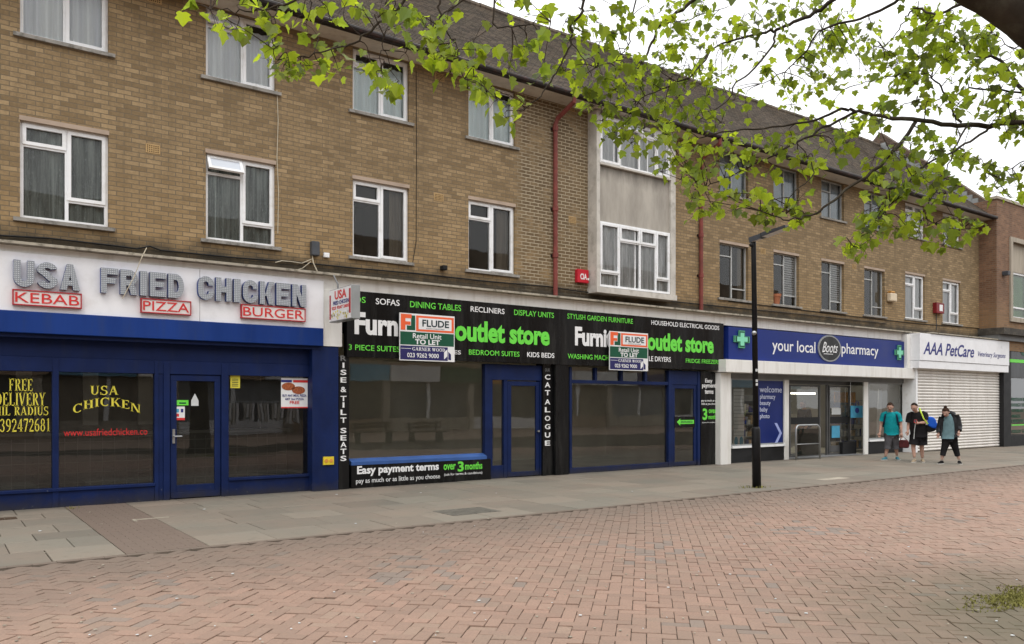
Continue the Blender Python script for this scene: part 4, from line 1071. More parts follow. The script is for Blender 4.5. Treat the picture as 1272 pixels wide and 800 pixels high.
# agents' boards
def let_board(pl, pt, pb, pr, label):
    y = -.27; x0, z1 = W(pl, pt, y); z0 = W(pl, pb, y)[1]; x1 = X(pr, y); w_, h_ = x1-x0, z1-z0
    t = thing('to_let_board', label, 'board', (x0, y, z0), group="letting agents' boards on the black fascia")
    MB().box(x0, x1, y, y+.02, z0, z1).build('panel', 'board_white', t)
    MB().box(x0+.1, x0+.14, y+.02, -.175, z0+.05, z1-.05).box(x1-.14, x1-.1, y+.02, -.175, z0+.05, z1-.05).build('batten', 'wood_dark', t)
    def rect(nm, m, a, b, c, d, k=.002): return MB().box(x0+w_*a, x0+w_*b, y-k, y, z0+h_*c, z0+h_*d).build(nm, m, t)
    rect('logo', 'board_green', .20, .275, .645, .96); 
    MB().prism([(x0+w_*p, y-.004, z0+h_*q) for p, q in ((.02, .645), (.10, .645), (.10, .755), (.19, .755), (.19, .825), (.10, .825), (.10, .895), (.21, .895), (.21, .98), (.02, .98))], (0, .003, 0)).build('logo', 'board_orange', t)
    rect('logo', 'board_green', .125, .2, .645, .74)
    rect('name_frame', 'board_orange', .29, .985, .63, .965); rect('name_panel', 'board_white', .335, .94, .675, .92, .004)
    rect('letting_band', 'board_green', .01, .985, .335, .61); rect('phone_band', 'board_navy', .01, .87, .02, .315)
    def tx(s, a, b, c, d, m, bo=.02, sh=0.):
        mb = MB(); put_text(mb, s, (x0+w_*a, y-.005, z0+h_*c), RX, UZ, w_*(b-a), h_*(d-c), bo, sh, .002); mb.build('lettering', m, t)
    tx('FLUDE', .40, .89, .735, .885, 'lettering_dark', .022); tx('commercial', .47, .8, .69, .715, 'lettering_dark', 0)
    tx('Retail Unit', .23, .75, .475, .585, 'lettering_white', .01); tx('TO LET', .27, .72, .35, .46, 'lettering_white', .03)
    serif('GARNER WOOD', (x0+w_*.22, z0+h_*.215), w_*.6, h_*.075, y-.005, 'lettering_white', t)
    rect('rule', 'lettering_white', .02, .2, .25, .258, .004)
    tx('023 9262 9000', .13, .70, .07, .165, 'lettering_white', .01)
    MB().prism([(x0+w_*p, y-.004, z0+h_*q) for p, q in ((.80, .05), (.80, .2), (.86, .27), (.86, .12))], (0, .003, 0)).build('logo', 'board_white', t)
    MB().prism([(x0+w_*p, y-.004, z0+h_*q) for p, q in ((.88, .05), (.88, .22), (.93, .16), (.93, .0+.04))], (0, .003, 0)).build('logo', 'board_navy', t)
    return t
let_board(496.4, 388.2, 447.4, 564.7, 'to let board fixed over the left half of the black furniture sign')
let_board(757.2, 411, 459.5, 805, 'to let board fixed over the right half of the black furniture sign')

# ================================================================== SHOP 3: pharmacy
S3 = thing('pharmacy', 'pharmacy shop front with white canopy beam, white posts and open glass entrance', 'shop front', (21, 0, 0))
X0, X1 = 17.0, 26.55
room(S3, X0+.1, X1-.1, 7.5, 'pharmacy_wall', 'shop_floor', 2.75)
def x3(px, y=0.): return X(px, y)
mb = MB(); mb.box(X(895, -.2), X(908, -.2), -.2, .2, 0, 2.43); p3 = mb.build('pier', 'white_paint', S3)
for a, b in ((974, 980), (1073, 1078.5), (1127, 1135)): MB().box(X(a+.6, -.04), X(b, -.04), -.04, .005, 0, 2.43).build('post', 'white_paint', S3)
xcl, xcr = X(902, -.42), X(1138, -.42)
MB().box(xcl, xcr, -.42, .2, 2.44, 2.775).build('canopy_beam', 'white_paint', S3, bevel=.01)
MB().box(x3(908), x3(1127), -.05, .15, 2.3, 2.438).build('soffit_panel', 'zinc_grey', S3)
mb = MB().box(x3(908), x3(974), -.02, .12, 0, .40); mb.box(x3(1078.5), x3(1127), -.02, .12, 0, .40); mb.box(x3(1056), x3(1073), .25, .35, 0, .4); mb.build('stall_riser', 'matt_black', S3)
mb = MB().box(x3(908), x3(974), -.06, .1, .401, .46); mb.box(x3(1078.5), x3(1127), -.06, .1, .401, .46); mb.build('window_sill', 'upvc', S3)
gl = MB()
gl.poly([(x3(908), .03, .46), (x3(974), .03, .46), (x3(974), .03, 2.3), (x3(908), .03, 2.3)]); gl.poly([(x3(1078.5), .03, .46), (x3(1127), .03, .46), (x3(1127), .03, 2.3), (x3(1078.5), .03, 2.3)])
gl.poly([(x3(1056, .3), .3, .4), (x3(1073, .3)+.3, .3, .4), (x3(1073, .3)+.3, .3, 2.3), (x3(1056, .3), .3, 2.3)])
gl.build('shop_window', 'shop_glass', S3)
fm = MB(); bars(fm, x3(1078.5), x3(1127), .461, 2.3, .0, .06, .05); bars(fm, x3(908), x3(974), .461, 2.3, .0, .06, .04); fm.build('frame', 'alu_grey', S3)
# glass entrance doors set back
YD = .35
for a, b in ((981, 1019), (1030, 1056)):
    d0, d1 = X(a, YD), X(b, YD); dm = MB(); bars(dm, d0, d1, .02, 2.18, YD, YD+.05, .05); dm.box(d0+.07, d1-.07, YD+.002, YD+.048, .09, .3 if a > 1000 else .12)
    d = dm.build('door', 'dark_frame', S3)
    MB().poly([(d0+.05, YD+.025, .1), (d1-.05, YD+.025, .1), (d1-.05, YD+.025, 2.13), (d0+.05, YD+.025, 2.13)]).build('pane', 'shop_glass', d)
    MB().box(d0+.05, d1-.05, YD-.006, YD-.001, 1.0, 1.2).build('push_bar', 'matt_black', d)
MB().box(X(980, YD), X(1073, YD), YD, YD+.06, 2.2, 2.44).box(X(1028, YD), X(1029.6, YD), YD+.02, YD+.08, 0, 2.2).build('door_frame', 'dark_frame', S3)
MB().box(x3(980), x3(1073), .0, .9, -.0, .02).build('threshold', 'zinc_grey', S3)
# lit interior
MB().box(X(984, 2.2), X(1013, 2.2), 2.2, 2.35, 1.94, 1.99).build('strip_light', 'tube_light', S3)
MB().box(17.5, 26, 1.2, 1.35, 2.66, 2.7).build('strip_light', 'tube_light', S3)
MB().box(18.5, 26, 4.5, 4.7, 2.5, 2.56).build('strip_light', 'tube_light', S3)
def shelf_unit(x0, x1, y, label):
    t = thing('shelf_unit', label, 'shelves', (x0, y, 0))
    fr = MB().box(x0, x1, y+.35, y+.4, .02, 1.9); [fr.box(x0, x1, y, y+.35, z, z+.03) for z in (.1, .5, .9, 1.3, 1.7)]; fr.build('rack', 'zinc_grey', t)
    st = MB()
    for z in (.13, .53, .93, 1.33):
        x = x0+.03
        while x < x1-.1:
            q = random.uniform(.06, .14); st.box(x, x+q, y+.06, y+.28, z, z+random.uniform(.14, .3), random.randrange(4)); x += q+random.uniform(.01, .05)
    st.build('stock', ['stock_a', 'stock_b', 'stock_c', 'pharmacy_blue'], t)
shelf_unit(18.2, 20.6, 2.6, 'stocked shelves deep inside the pharmacy left of the entrance')
shelf_unit(21.6, 24.3, 2.8, 'stocked shelves straight behind the pharmacy glass doors')
shelf_unit(24.2, 25.7, 1.0, 'stocked shelves close behind the right pharmacy window')
o, *_ = plate('poster', 'orange poster seen through the open pharmacy door', 'poster', 1036, 487, 500, 1062, .9, 'orange_card', .02)
# posters and the banner
o, x0, x1, z0, z1 = plate('poster', 'tall white lined poster in the left pharmacy window', 'poster', 911, 483, 553, 924, .06, 'lettering_white', .01)
for k in range(14): bit('printed_line', 'alu_grey', o, x0, x1, z0+.25+k*.1, z0+.262+k*.1, .0485, .001)
for k in range(2): MB().ball((x0+.1+k*.22, .047, z0+.1), (.08, .010, .13)).build('picture', 'bag_cyan', o)
o, x0, x1, z0, z1 = plate('banner', 'dark blue welcome banner with a pale chevron in the pharmacy window', 'banner', 939, 471.5, 553.8, 973.5, .02, 'banner_blue', .008)
y = .0105
for s, a, b, c, d, m in (('welcome', 943.6, 479.8, 487.3, 971, 'lettering_pale'), ('pharmacy', 943.9, 489.6, 497.4, 963, 'lettering_pale'), ('beauty', 943.9, 497.7, 504.8, 957, 'lettering_pale'), ('baby', 943.9, 505.8, 513, 953.3, 'lettering_pale'), ('photo', 943.9, 514, 521.5, 955.8, 'lettering_pale')):
    word(s, a, b, c, d, y, m, o, .0)
cx0, ct_ = W(962, 525.5, y); cb = W(963, 551, y)[1]; cx1 = X(971.3, y); cm = (ct_+cb)/2; t_ = .115
MB().prism([(cx0, y, ct_), (cx0+t_, y, ct_), (cx1, y, cm), (cx0+t_, y, cb), (cx0, y, cb), (cx1-t_, y, cm)][::-1], (0, -.003, 0)).build('chevron', 'chevron_pale', o)
def notice(label, a, b, c, d, y, m):
    return plate('notice', label, 'notice', a, b, c, d, y, m, .006)[0]
notice('white notice on the pharmacy door above its black bar', 1033, 507, 515, 1044, YD-.008, 'paper')
notice('pale blue notice low on the pharmacy door', 1033, 529, 544, 1043, YD-.008, 'bag_cyan')
o, x0, x1, z0, z1 = plate('bag_poster', 'cyan poster shaped like a carrier bag on the pharmacy window', 'poster', 1056.5, 504, 519, 1072, .28, 'bag_cyan', .01)
xm_ = (x0+x1)/2
MB().tube([(xm_-.09, .265, z1), (xm_-.08, .265, z1+.12), (xm_+.08, .265, z1+.12), (xm_+.09, .265, z1)], .012, 6).build('handle', 'lettering_blue', o)
mb = MB().prism([(xm_+.12*math.cos(t), .268, (z0+z1)/2+.04+.09*math.sin(t)) for t in np.linspace(0, 6.283, 18, endpoint=False)], (0, .003, 0)); mb.build('logo', 'lettering_blue', o)
# right window display panels (leaning white boards)
MB().prism([(X(1089, .5), .5, .47), (X(1092, .5), .5, 2.1), (X(1096, .5), .5, 2.1), (X(1094, .5), .5, .47)], (0, .03, 0)).build('display_board', 'board_white', S3)
MB().box(X(1098, .9), X(1125, .9), .9, .94, .47, 2.2).build('display_board', 'blind_grey', S3)
# guard rail by the entrance
gx0, gy0 = G(988, 570); gx1, gy1 = G(1018, 567)
gx0, gx1, gy = X(989, -.35), X(1018.5, -.35), -.35
zt_ = W(1005, 528, -.35)[1]
GR = thing('guard_rail', 'bent metal guard rail standing at the pharmacy entrance', 'rail', (gx0, gy, 0))
rl = MB(); arcp = [(gx0, gy, 0), (gx0, gy, zt_-.12)]+[(gx0+.12-.12*math.cos(t), gy, zt_-.12+.12*math.sin(t)) for t in (.5, 1.0, 1.57)]
arcp += [(gx1-.18+.18*math.sin(t), gy, zt_-.18+.18*math.cos(t)) for t in (0, .5, 1.0, 1.57)]+[(gx1, gy, 0)]
rl.tube(arcp, .026, 10); rl.tube([(gx0, gy, .45), (gx1, gy, .45)], .012, 8); rl.build('rail', 'metal', GR, smooth=True)
MB().box(gx0+.03, gx1-.03, gy-.004, gy+.004, .12, zt_-.1).build('infill_sheet', 'glass', GR)
# fascia
SG3 = thing('pharmacy_sign', 'blue fascia sign reading your local pharmacy with a round black emblem', 'shop sign', (21, -.2, 2.8))
y3 = -.24
fx0, fx1 = X(905, y3), X(1126, y3)
MB().box(fx0, fx1, y3, .0, 2.79, 3.66).build('sign_board', 'pharmacy_blue', SG3, bevel=.005)
MB().box(fx1+.005, X(1136, y3), y3+.03, .0, 2.79, 3.7).build('end_panel', 'white_paint', SG3)
y = y3-.003
word('your local', 959.3, 421, 440, 1012.8, y, 'lettering_white', SG3, .005); word('pharmacy', 1045.3, 426, 443.2, 1091, y, 'lettering_white', SG3, .005)
ex, ez = W(1029.8, 432.9, y); rx_, rz_ = (X(1044, y)-X(1015.6, y))/2, .44*.93
rz_ = (W(1029.8, 416.5, y)[1]-W(1029.8, 449.3, y)[1])/2
ell = lambda a, yy: [(ex+rx_*a*math.cos(t), yy, ez+rz_*a*math.sin(t)) for t in np.linspace(0, 6.283, 40, endpoint=False)]
em = MB().prism(ell(1, y-.03), (0, .03, 0)).build('emblem', 'alu_grey', SG3)
MB().prism(ell(.9, y-.034), (0, .006, 0)).build('emblem_face', 'gloss_black', em)
mb = MB(); put_text(mb, 'Boots', (ex-rx_*.68, y-.035, ez-rz_*.32), RX, UZ, rx_*1.36, rz_*.78, .0, .45, .003); mb.build('lettering', 'lettering_white', em)
mb = MB(); mb.box(ex-rx_*.55, ex+rx_*.25, y-.037, y-.034, ez-rz_*.45, ez-rz_*.41); mb.build('underline', 'lettering_white', em)
def cross(px, py, hw, hh, label):
    x, z = W(px, py, y3); a = (X(px+hw, y3)-X(px-hw, y3))/2; b = (W(px, py-hh, y3)[1]-W(px, py+hh, y3)[1])/2; k = .36
    c = [(-k, -1), (k, -1), (k, -k), (1, -k), (1, k), (k, k), (k, 1), (-k, 1), (-k, k), (-1, k), (-1, -k), (-k, -k)]
    t = thing('pharmacy_cross', label, 'cross sign', (x, y3, z))
    MB().prism([(x+p*a, y3-.05, z+q*b) for p, q in c], (0, .047, 0)).build('case', 'cross_green', t)
    MB().prism([(x+p*a*.88, y3-.053, z+q*b*.88) for p, q in c], (0, .002, 0)).build('face', 'board_green', t)
    MB().prism([(x+p*a*.7, y3-.056, z+q*b*.74) for p, q in c], (0, .002, 0)).build('lamp_face', 'green_lamp', t)
cross(920.2, 421.6, 9.3, 10.8, 'green pharmacy cross at the left end of the blue fascia')
cross(1116, 438, 5.2, 9, 'green pharmacy cross at the right end of the blue fascia')

# ================================================================== SHOP 4: pet care
S4 = thing('vet_shop', 'vet shop front closed by a white slatted roller shutter', 'shop front', (29, 0, 0))
YV = -.43
X0, X1 = X(1139, YV), 31.85
sh = MB(); z = .02
xr = X(1244.5, YV)
while z < 2.82:
    sh.prism([(X0, YV+.05, z), (X0, YV+.012, z+.02), (X0, YV, z+.05), (X0, YV+.012, z+.08), (X0, YV+.05, z+.098)], (xr-X0, 0, 0)); z += .1
sh.build('roller_shutter', 'shutter', S4)
MB().box(xr+.004, xr+.12, YV-.03, YV+.12, 0, 2.8).build('guide_rail', 'upvc', S4)
y4 = -.64
MB().box(X(1142, y4), X(1253, y4), y4, .0, 2.78, 3.03).build('shutter_box', 'white_board', S4, bevel=.01)
MB().box(X0-.12, X0-.004, YV-.03, .0, 0, 2.8).build('guide_rail', 'upvc', S4)
SG4 = thing('vet_sign', 'white box fascia sign with slanted navy AAA PetCare lettering', 'shop sign', (29, -.3, 3))
MB().box(X(1142, y4), X(1253, y4), y4-.02, .0, 3.04, 3.93).build('sign_board', 'white_board', SG4, bevel=.006)
MB().box(X(1142, y4)-.2, X(1142, y4)-.005, y4+.3, -.01, 2.79, 3.9).build('end_panel', 'white_paint', SG4)
y = y4-.023
word('AAA PetCare', 1147, 424, 440, 1210, y, 'lettering_blue', SG4, .015, .3); word('Veterinary Surgeons', 1215, 436.4, 444.3, 1249, y, 'lettering_blue', SG4, .0, .3)

# ================================================================== NEIGHBOUR BUILDING
YN = -.62
NB = thing('brick_building', 'redder brick building standing forward at the right end of the terrace', 'building', (32.3, 0, 0))
nx0 = X(1238, YN); nx1 = 46.
wx0 = X(1256, YN)
zc0, zc1 = W(1256, 395, YN)[1], W(1256, 300, YN)[1]
nb = holed_wall(nx0, nx1, 3.6, 9.15, [(wx0, wx0+3.2, zc0, zc1)], YN, .3)
nb.poly([(nx0, YN, 3.6), (nx0, 9, 3.6), (nx0, 9, 9.15), (nx0, YN, 9.15)][::-1])
nb.poly([(nx1, YN, 0), (nx1, 9, 0), (nx1, 9, 9.15), (nx1, YN, 9.15)]); nb.poly([(nx0, YN, 9.15), (nx1, YN, 9.15), (nx1, 9, 9.15), (nx0, 9, 9.15)])
nb.poly([(nx1, 9, 0), (nx0, 9, 0), (nx0, 9, 9.15), (nx1, 9, 9.15)])
nb.build('wall', 'red_brick', NB)
MB().box(nx0-.05, nx1+.05, YN-.05, YN+.25, 9.152, 9.25).build('coping', 'stone', NB)
sw = MB(); bars(sw, wx0-.16, wx0+3.36, zc0-.14, zc1+.16, YN-.07, YN-.003, .17); so = sw.build('stone_surround', 'stone', NB)
nwin = MB(); zm = zc0+(zc1-zc0)*.62
bars(nwin, wx0+.25, wx0+3.0, zc0+.03, zm, YN+.13, YN+.2, .07); nwin.box(wx0+.25, wx0+3., YN+.135, YN+.195, zc0+.42, zc0+.48).box(wx0+1.6, wx0+1.66, YN+.135, YN+.195, zc0+.1, zm-.07)
nw = nwin.build('window', 'upvc', NB); MB().poly([(wx0+.3, YN+.17, zc0+.06), (wx0+2.95, YN+.17, zc0+.06), (wx0+2.95, YN+.17, zm-.05), (wx0+.3, YN+.17, zm-.05)]).build('pane', 'glass', nw)
MB().box(wx0+.28, wx0+2.97, YN+.24, YN+.26, zc0+.04, zm).build('curtain', 'green_film', nw)
MB().box(wx0, wx0+3.2, YN+.1, YN+.22, zm+.004, zc1).box(wx0, wx0+.245, YN+.1, YN+.22, zc0+.001, zm).build('stone_panel', 'stone', NB)
MB().box(nx0-.06, nx1, YN-.12, -.02, 3.96, 4.16).build('ledge', 'zinc_grey', NB); MB().box(nx0-.1, nx1, YN-.3, -.003, 4.162, 4.4).build('canopy', 'lead', NB)
# health shop under it
S5 = thing('black_shop', 'black shop front with green lettered window at the right edge', 'shop front', (33, -.5, 0))
YS = -.58
sx0 = X(1247, YS)
MB().box(sx0, X(1256, YS), YS, .2, 0, 3.95).build('pilaster', 'matt_black', S5)
MB().box(X(1256, YS)+.005, nx1, YS, .2, 2.6, 3.95).build('fascia', 'gloss_black', S5)
MB().box(X(1256, YS)+.005, nx1, YS, .2, 0, .42).build('stall_riser', 'matt_black', S5)
MB().poly([(X(1256, YS), YS+.1, .42), (nx1, YS+.1, .42), (nx1, YS+.1, 2.6), (X(1256, YS), YS+.1, 2.6)]).build('shop_window', 'shop_glass', S5)
MB().box(X(1256, YS)+.01, nx1-.1, 2.5, 2.6, 0, 2.9).build('room', 'shop_dark', S5)
yb_ = YS-.003
MB().box(X(1254, yb_), nx1-1, yb_-.03, yb_, W(1255, 450, yb_)[1], W(1255, 446, yb_)[1]).build('light_strip', 'lettering_green', S5)
cxl, czl = W(1272, 428, yb_)
rg = MB()
for k in range(36):
    t0, t1 = k/36*6.2832, (k+1)/36*6.2832
    rg.poly([(cxl+r*math.cos(t)*1.0, yb_-.004, czl+r*math.sin(t)) for r, t in ((.44, t0), (.44, t1), (.34, t1), (.34, t0))])
lg = rg.build('logo', 'board_green', S5)
word('BODYSHAPE', 1256.5, 424, 428.3, 1289, yb_-.006, 'lettering_white', lg, .02, .2)
word('SHOP', 1265, 428.6, 432.4, 1280, yb_-.006, 'lettering_white', lg, .02, .2)
gt_ = MB()
for k, (py, s) in enumerate(zip((494, 501, 508, 515, 521, 534, 541, 548), ('PROTEIN BARS', 'ENERGY DRINKS', 'VITAMINS', 'AMINOS', 'CREATINE', 'WEIGHT GAIN', 'SHAKERS', 'CLOTHING'))):
    x0, z1 = W(1256.5, py, YS+.09); z0 = W(1256.5, py+4.2, YS+.09)[1]
    put_text(gt_, s, (x0, YS+.09, z0), RX, UZ, .13*len(s), z1-z0, .02, 0, .002)
gt_.build('lettering', 'board_green', S5)
MB().box(X(1256.5, YS+.09), X(1256.5, YS+.09)+2.4, YS+.085, YS+.09, W(1257, 529, YS)[1], W(1257, 527.5, YS)[1]).build('rule', 'lettering_green', S5)

# ================================================================== THINGS ON THE WALL
def wall_box(name, label, cat, pl, pt, pb, pr, d, m, bev=.012):
    x0, z1 = W(pl, pt); z0 = W(pl, pb)[1]; x1 = X(pr)
    t = thing(name, label, cat, (x0, 0, z0)); o = MB().box(x0, x1, -d, -.002, z0, z1).build('case', m, t, bevel=bev)
    return t, x0, x1, z0, z1
t, x0, x1, z0, z1 = wall_box('alarm_box', 'bright red alarm box on the brick left of the bay window', 'alarm box', 714, 334.5, 351, 728, .1, 'alarm_red')
mb = MB(); put_text(mb, 'CIA', (x0+.08, -.102, z0+.07), RX, UZ, .2, .14, .03, 0, .002); mb.build('lettering', 'lettering_white', t)
mb = MB(); mb.box(x0+.3, x0+.35, -.103, -.101, z0+.07, z0+.12); mb.build('mark', 'lettering_white', t)
t, x0, x1, z0, z1 = wall_box('alarm_box', 'dark red alarm box with a white label between two white windows', 'alarm box', 1158.5, 376, 389, 1168, .14, 'alarm_dark_red')
MB().box(x0+.2, x0+.42, -.144, -.141, z0+.08, z0+.3).build('label_plate', 'board_white', t)
t, x0, x1, z0, z1 = wall_box('alarm_box', 'cream and orange alarm box on the brick right of a dark window', 'alarm box', 1101, 364, 374.5, 1109, .16, 'alarm_cream', .04)
MB().box(x0+.02, x1-.12, -.163, -.02, z1-.005, z1+.06).build('lamp_top', 'alarm_orange', t, bevel=.03)
t, x0, x1, z0, z1 = wall_box('junction_box', 'tall slate grey cable box on the brick above the chicken sign', 'cable box', 384.5, 300, 318, 394.5, .12, 'slate_grey', .02)
t, *_ = wall_box('junction_box', 'small white cable box beside the grey one', 'cable box', 401, 314, 320, 408, .06, 'upvc')
t, *_ = wall_box('vent_pipe', 'short black vent pipe end under the second storey window', 'vent', 546, 330, 336, 552, .14, 'cable_black', .02)
def cable(name, label, pts, r, m):
    o = MB().tube(pts, r, 5).build(name, m); props(o, label, 'cable')
def wp(px, py, y=-.03): x, z = W(px, py, y); return (x, y, z)
cable('cable', 'thin cream cable running down the brick beside the second column of windows', [wp(344, 112, -.01), wp(345.5, 150, -.012), wp(344, 195, -.012), wp(346, 240, -.012), wp(345, 290, -.012)], .008, 'cable_cream')
cable('cable', 'thin dark cable running down the brick right of the third column of windows', [wp(517, 88, -.01), wp(517.5, 200, -.01), wp(517, 300, -.01), wp(512, 330, -.012)], .006, 'cable_black')
pts = []
for px, py in ((-10, 292), (60, 296), (140, 305), (170, 309), (186, 306), (200, 311), (290, 320), (370, 326), (440, 333), (520, 340), (600, 349), (680, 356), (720, 362), (800, 371), (900, 381), (1000, 391), (1100, 402)): pts.append(wp(px, py, -.035))
cable('cable', 'long black cable sagging along the foot of the brick wall over the shops', pts, .014, 'cable_black')
cable('cable', 'long black cable clipped along the dark brick above the pharmacy sign', [wp(905, 374, -.02), wp(980, 383, -.02), wp(1060, 393, -.02), wp(1140, 402, -.02), wp(1220, 408, -.02)], .012, 'cable_black')
cable('cable', 'loose white cable hanging from the grey cable box', [wp(388, 318, -.05), wp(389, 326, -.08), wp(394, 337, -.1), wp(393, 341, -.1), wp(385, 340, -.1)], .011, 'cable_cream')
cable('cable', 'looping pale cable running left from the grey cable box', [wp(387, 322, -.05), wp(375, 327, -.07), wp(362, 325, -.07), wp(350, 324, -.06), wp(342, 326, -.06)], .009, 'cable_cream')
cable('cable', 'second loose cable drooping left of the grey cable box', [wp(386, 325, -.06), wp(376, 333, -.08), wp(364, 337, -.09), wp(355, 339, -.08)], .007, 'cable_cream')
cable('cable', 'pale cable dangling in front of the chicken sign', [wp(182, 308, -.12), wp(176, 320, -.36), wp(166, 345, -.36), wp(152, 371, -.36)], .007, 'cable_cream')
cable('conduit', 'thin conduit under the dark red alarm box', [wp(1163, 389, -.02), wp(1163.5, 410, -.02)], .012, 'slate_grey')
x, z = W(965, 366); 
mb = MB().tube([(x, .0, 4.458), (x, .0, 4.66), (x, .0, 4.7)], [.075, .11, .115], 12); o = mb.build('flower_pot', 'terracotta'); o.location = (0.0, .03, 0); 
x = 19.58; o.data.clear_geometry(); mbp = MB().tube([(x, .03, 4.452), (x, .03, 4.66), (x, .03, 4.665), (x, .03, 4.74)], [.08, .115, .13, .135], 14)
bpy.data.objects.remove(o); o = mbp.build('flower_pot', 'terracotta'); props(o, 'empty terracotta flower pot on a window sill behind the lamp post', 'flower pot')
# roof-level lamp on the neighbour
x, z = W(1246, 340, YN)
o = MB().box(x-.1, x+.1, YN-.22, YN-.002, z-.08, z+.08).build('flood_light', 'slate_grey', bevel=.02); props(o, 'small grey flood light on the redder brick building', 'light')

# ================================================================== STREET THINGS
lx, ly = G(940, 606)
LP = thing('street_lamp', 'black street lamp post standing on the pavement before the pharmacy', 'street lamp', (lx, ly, 0))
top = Vector((lx-.11, ly-.01, 4.72))
ax = lambda z: Vector((lx, ly, 0)).lerp(top, z/4.72)
zc = W(937, 535, ly)[1] if False else 1.1
MB().tube([ax(-.02), ax(1.12), ax(1.17)], [.084, .08, .06], 16).tube([ax(1.17), ax(4.6), ax(4.72)], [.056, .047, .047], 14).build('post', 'post_black', LP, smooth=True)
hd = MB(); p0 = ax(4.70)+Vector((-.03, .06, .02)); dirv = Vector((.05, -.95, .14)).normalized(); 
sdv = Vector((1, .05, 0)).normalized(); upv = dirv.cross(sdv)*-1
def lamp_sec(d, hw, th): c = p0+dirv*d; return [c-sdv*hw-upv*th/2, c+sdv*hw-upv*th/2, c+sdv*hw*.8+upv*th/2, c-sdv*hw*.8+upv*th/2]
sec = [lamp_sec(0, .04, .10), lamp_sec(.25, .05, .09), lamp_sec(.32, .11, .07), lamp_sec(.82, .10, .045)]
for i in range(3):
    a, b = sec[i], sec[i+1]
    for k in range(4): hd.poly([a[k], a[(k+1) % 4], b[(k+1) % 4], b[k]])
hd.poly(sec[0][::-1]); hd.poly(sec[3]); head = hd.build('lamp_head', 'slate_grey', LP)
cv = MB(); cv.poly([p+upv*.002 for p in (sec[2][3], sec[2][2], sec[3][2], sec[3][3])]).poly([p+upv*.002 for p in (sec[0][3], sec[0][2], sec[1][2], sec[1][3])]); cv.build('top_cover', 'blind_grey', LP)
lens = MB(); a, b = lamp_sec(.36, .085, .075), lamp_sec(.78, .08, .05); lens.poly([a[0]-upv*.003, a[1]-upv*.003, b[1]-upv*.003, b[0]-upv*.003]); lens.build('lens', 'paper', LP)
MB().ball(ax(2.95)+Vector((-.06, -.03, 0)), .045).build('photocell', 'metal', LP)
MB().ball(ax(4.62)+Vector((-.07, 0, 0)), .04).build('bracket', 'post_black', LP)
for z in (1.95, 2.02, 2.22):
    c = ax(z)+Vector((-.028, -.048, 0)); MB().box(c.x-.025, c.x+.025, c.y-.012, c.y, z, z+.05).build('sticker', 'paper', LP)
# ironwork set in the pavement
def cover(label, x, y, a, b, m='zinc_grey'):
    t = MB().box(x-a, x+a, y-b, y+b, -.005, .009, 0)
    for i in range(-4, 5): t.box(x+i*a/5-.008, x+i*a/5+.008, y-b*.85, y+b*.85, .009, .012, 0)
    o = t.build('manhole_cover', m); props(o, label, 'manhole cover')
cover('grey rectangular manhole cover in the pavement before the furniture store', *G(580, 635.5), .42, .3, 'iron_cover')
cover('small brown drain cover at the left edge of the pavement', *G(4, 645), .16, .12, 'wood_dark')
x, y = G(1035, 595); o = MB().box(x-.45, x+.45, y-.13, y+.13, -.004, .0085).build('pale_slab', 'stone'); props(o, 'pale replacement slab in the pavement right of the lamp post', 'slab')
x, y = G(192, 646); bb = MB(); bars(bb, x-.26, x+.2, -.1, .1, 0, 1, .03); 
mbq = MB().box(x-.26, x+.22, y+.12, y+.16, 0, .010).box(x-.26, x-.22, y-.02, y+.12, 0, .010); o = mbq.build('painted_mark', 'cornice'); props(o, 'faded white L shaped mark on the dark brick strip', 'painted mark')
# grit, gum and litter: uncountable specks
lit = MB()
for k in range(230):
    px, py = random.uniform(0, 1272), random.uniform(600, 800)
    x, y = G(px, py); 
    if y > -.1: continue
    r = random.uniform(.005, .016)*(1.5 if y > YK else 1)
    lit.prism([(x+r*math.cos(t)*random.uniform(.6, 1.2), y+r*math.sin(t)*random.uniform(.6, 1.2), .006) for t in np.linspace(0, 6.283, 6, endpoint=False)], (0, 0, .004), k % 3)
o = lit.build('litter_specks', ['paper', 'cornice', 'cornice']); props(o, 'tiny pale specks of litter and gum strewn on the paving', 'litter', kind='stuff')
# moss patch round the tree's foot
ms = MB()
mc = Vector((*G(1262, 752), 0))
for k in range(4200):
    a = random.uniform(0, 6.283); rr = abs(random.gauss(0, .33))
    if rr > .5+.15*math.sin(3*a)+.1*math.sin(7*a): continue
    x, y = mc.x+rr*1.3*math.cos(a)+.3, mc.y+rr*.8*math.sin(a)
    h = random.uniform(.006, .026); q = random.uniform(0, 6.283); s_ = random.uniform(.006, .014)
    ms.poly([(x-s_*math.cos(q), y-s_*math.sin(q), .0), (x+s_*math.cos(q), y+s_*math.sin(q), .0), (x+random.gauss(0, .01), y+random.gauss(0, .01), h)])
o = ms.build('moss', 'moss'); props(o, 'patch of yellow green moss on the setts at the right edge', 'moss', kind='stuff')
wd_ = MB()
for (px, py, n) in ((436, 604, 40), (941, 606, 50), (925, 606, 20), (88, 632, 15), (1060, 572, 0)):
    x0_, y0_ = G(px, py)
    for k in range(n):
        x, y = x0_+random.gauss(0, .12), y0_+random.gauss(-.03, .05); h = random.uniform(.02, .07); q = random.uniform(0, 6.283)
        wd_.poly([(x-.01*math.cos(q), y-.01*math.sin(q), 0), (x+.01*math.cos(q), y+.01*math.sin(q), 0), (x+random.gauss(0, .02), y+random.gauss(0, .02), h)])
o = wd_.build('weeds', 'moss'); props(o, 'small weeds growing in the cracks by the shop fronts and lamp post', 'weeds', kind='stuff')

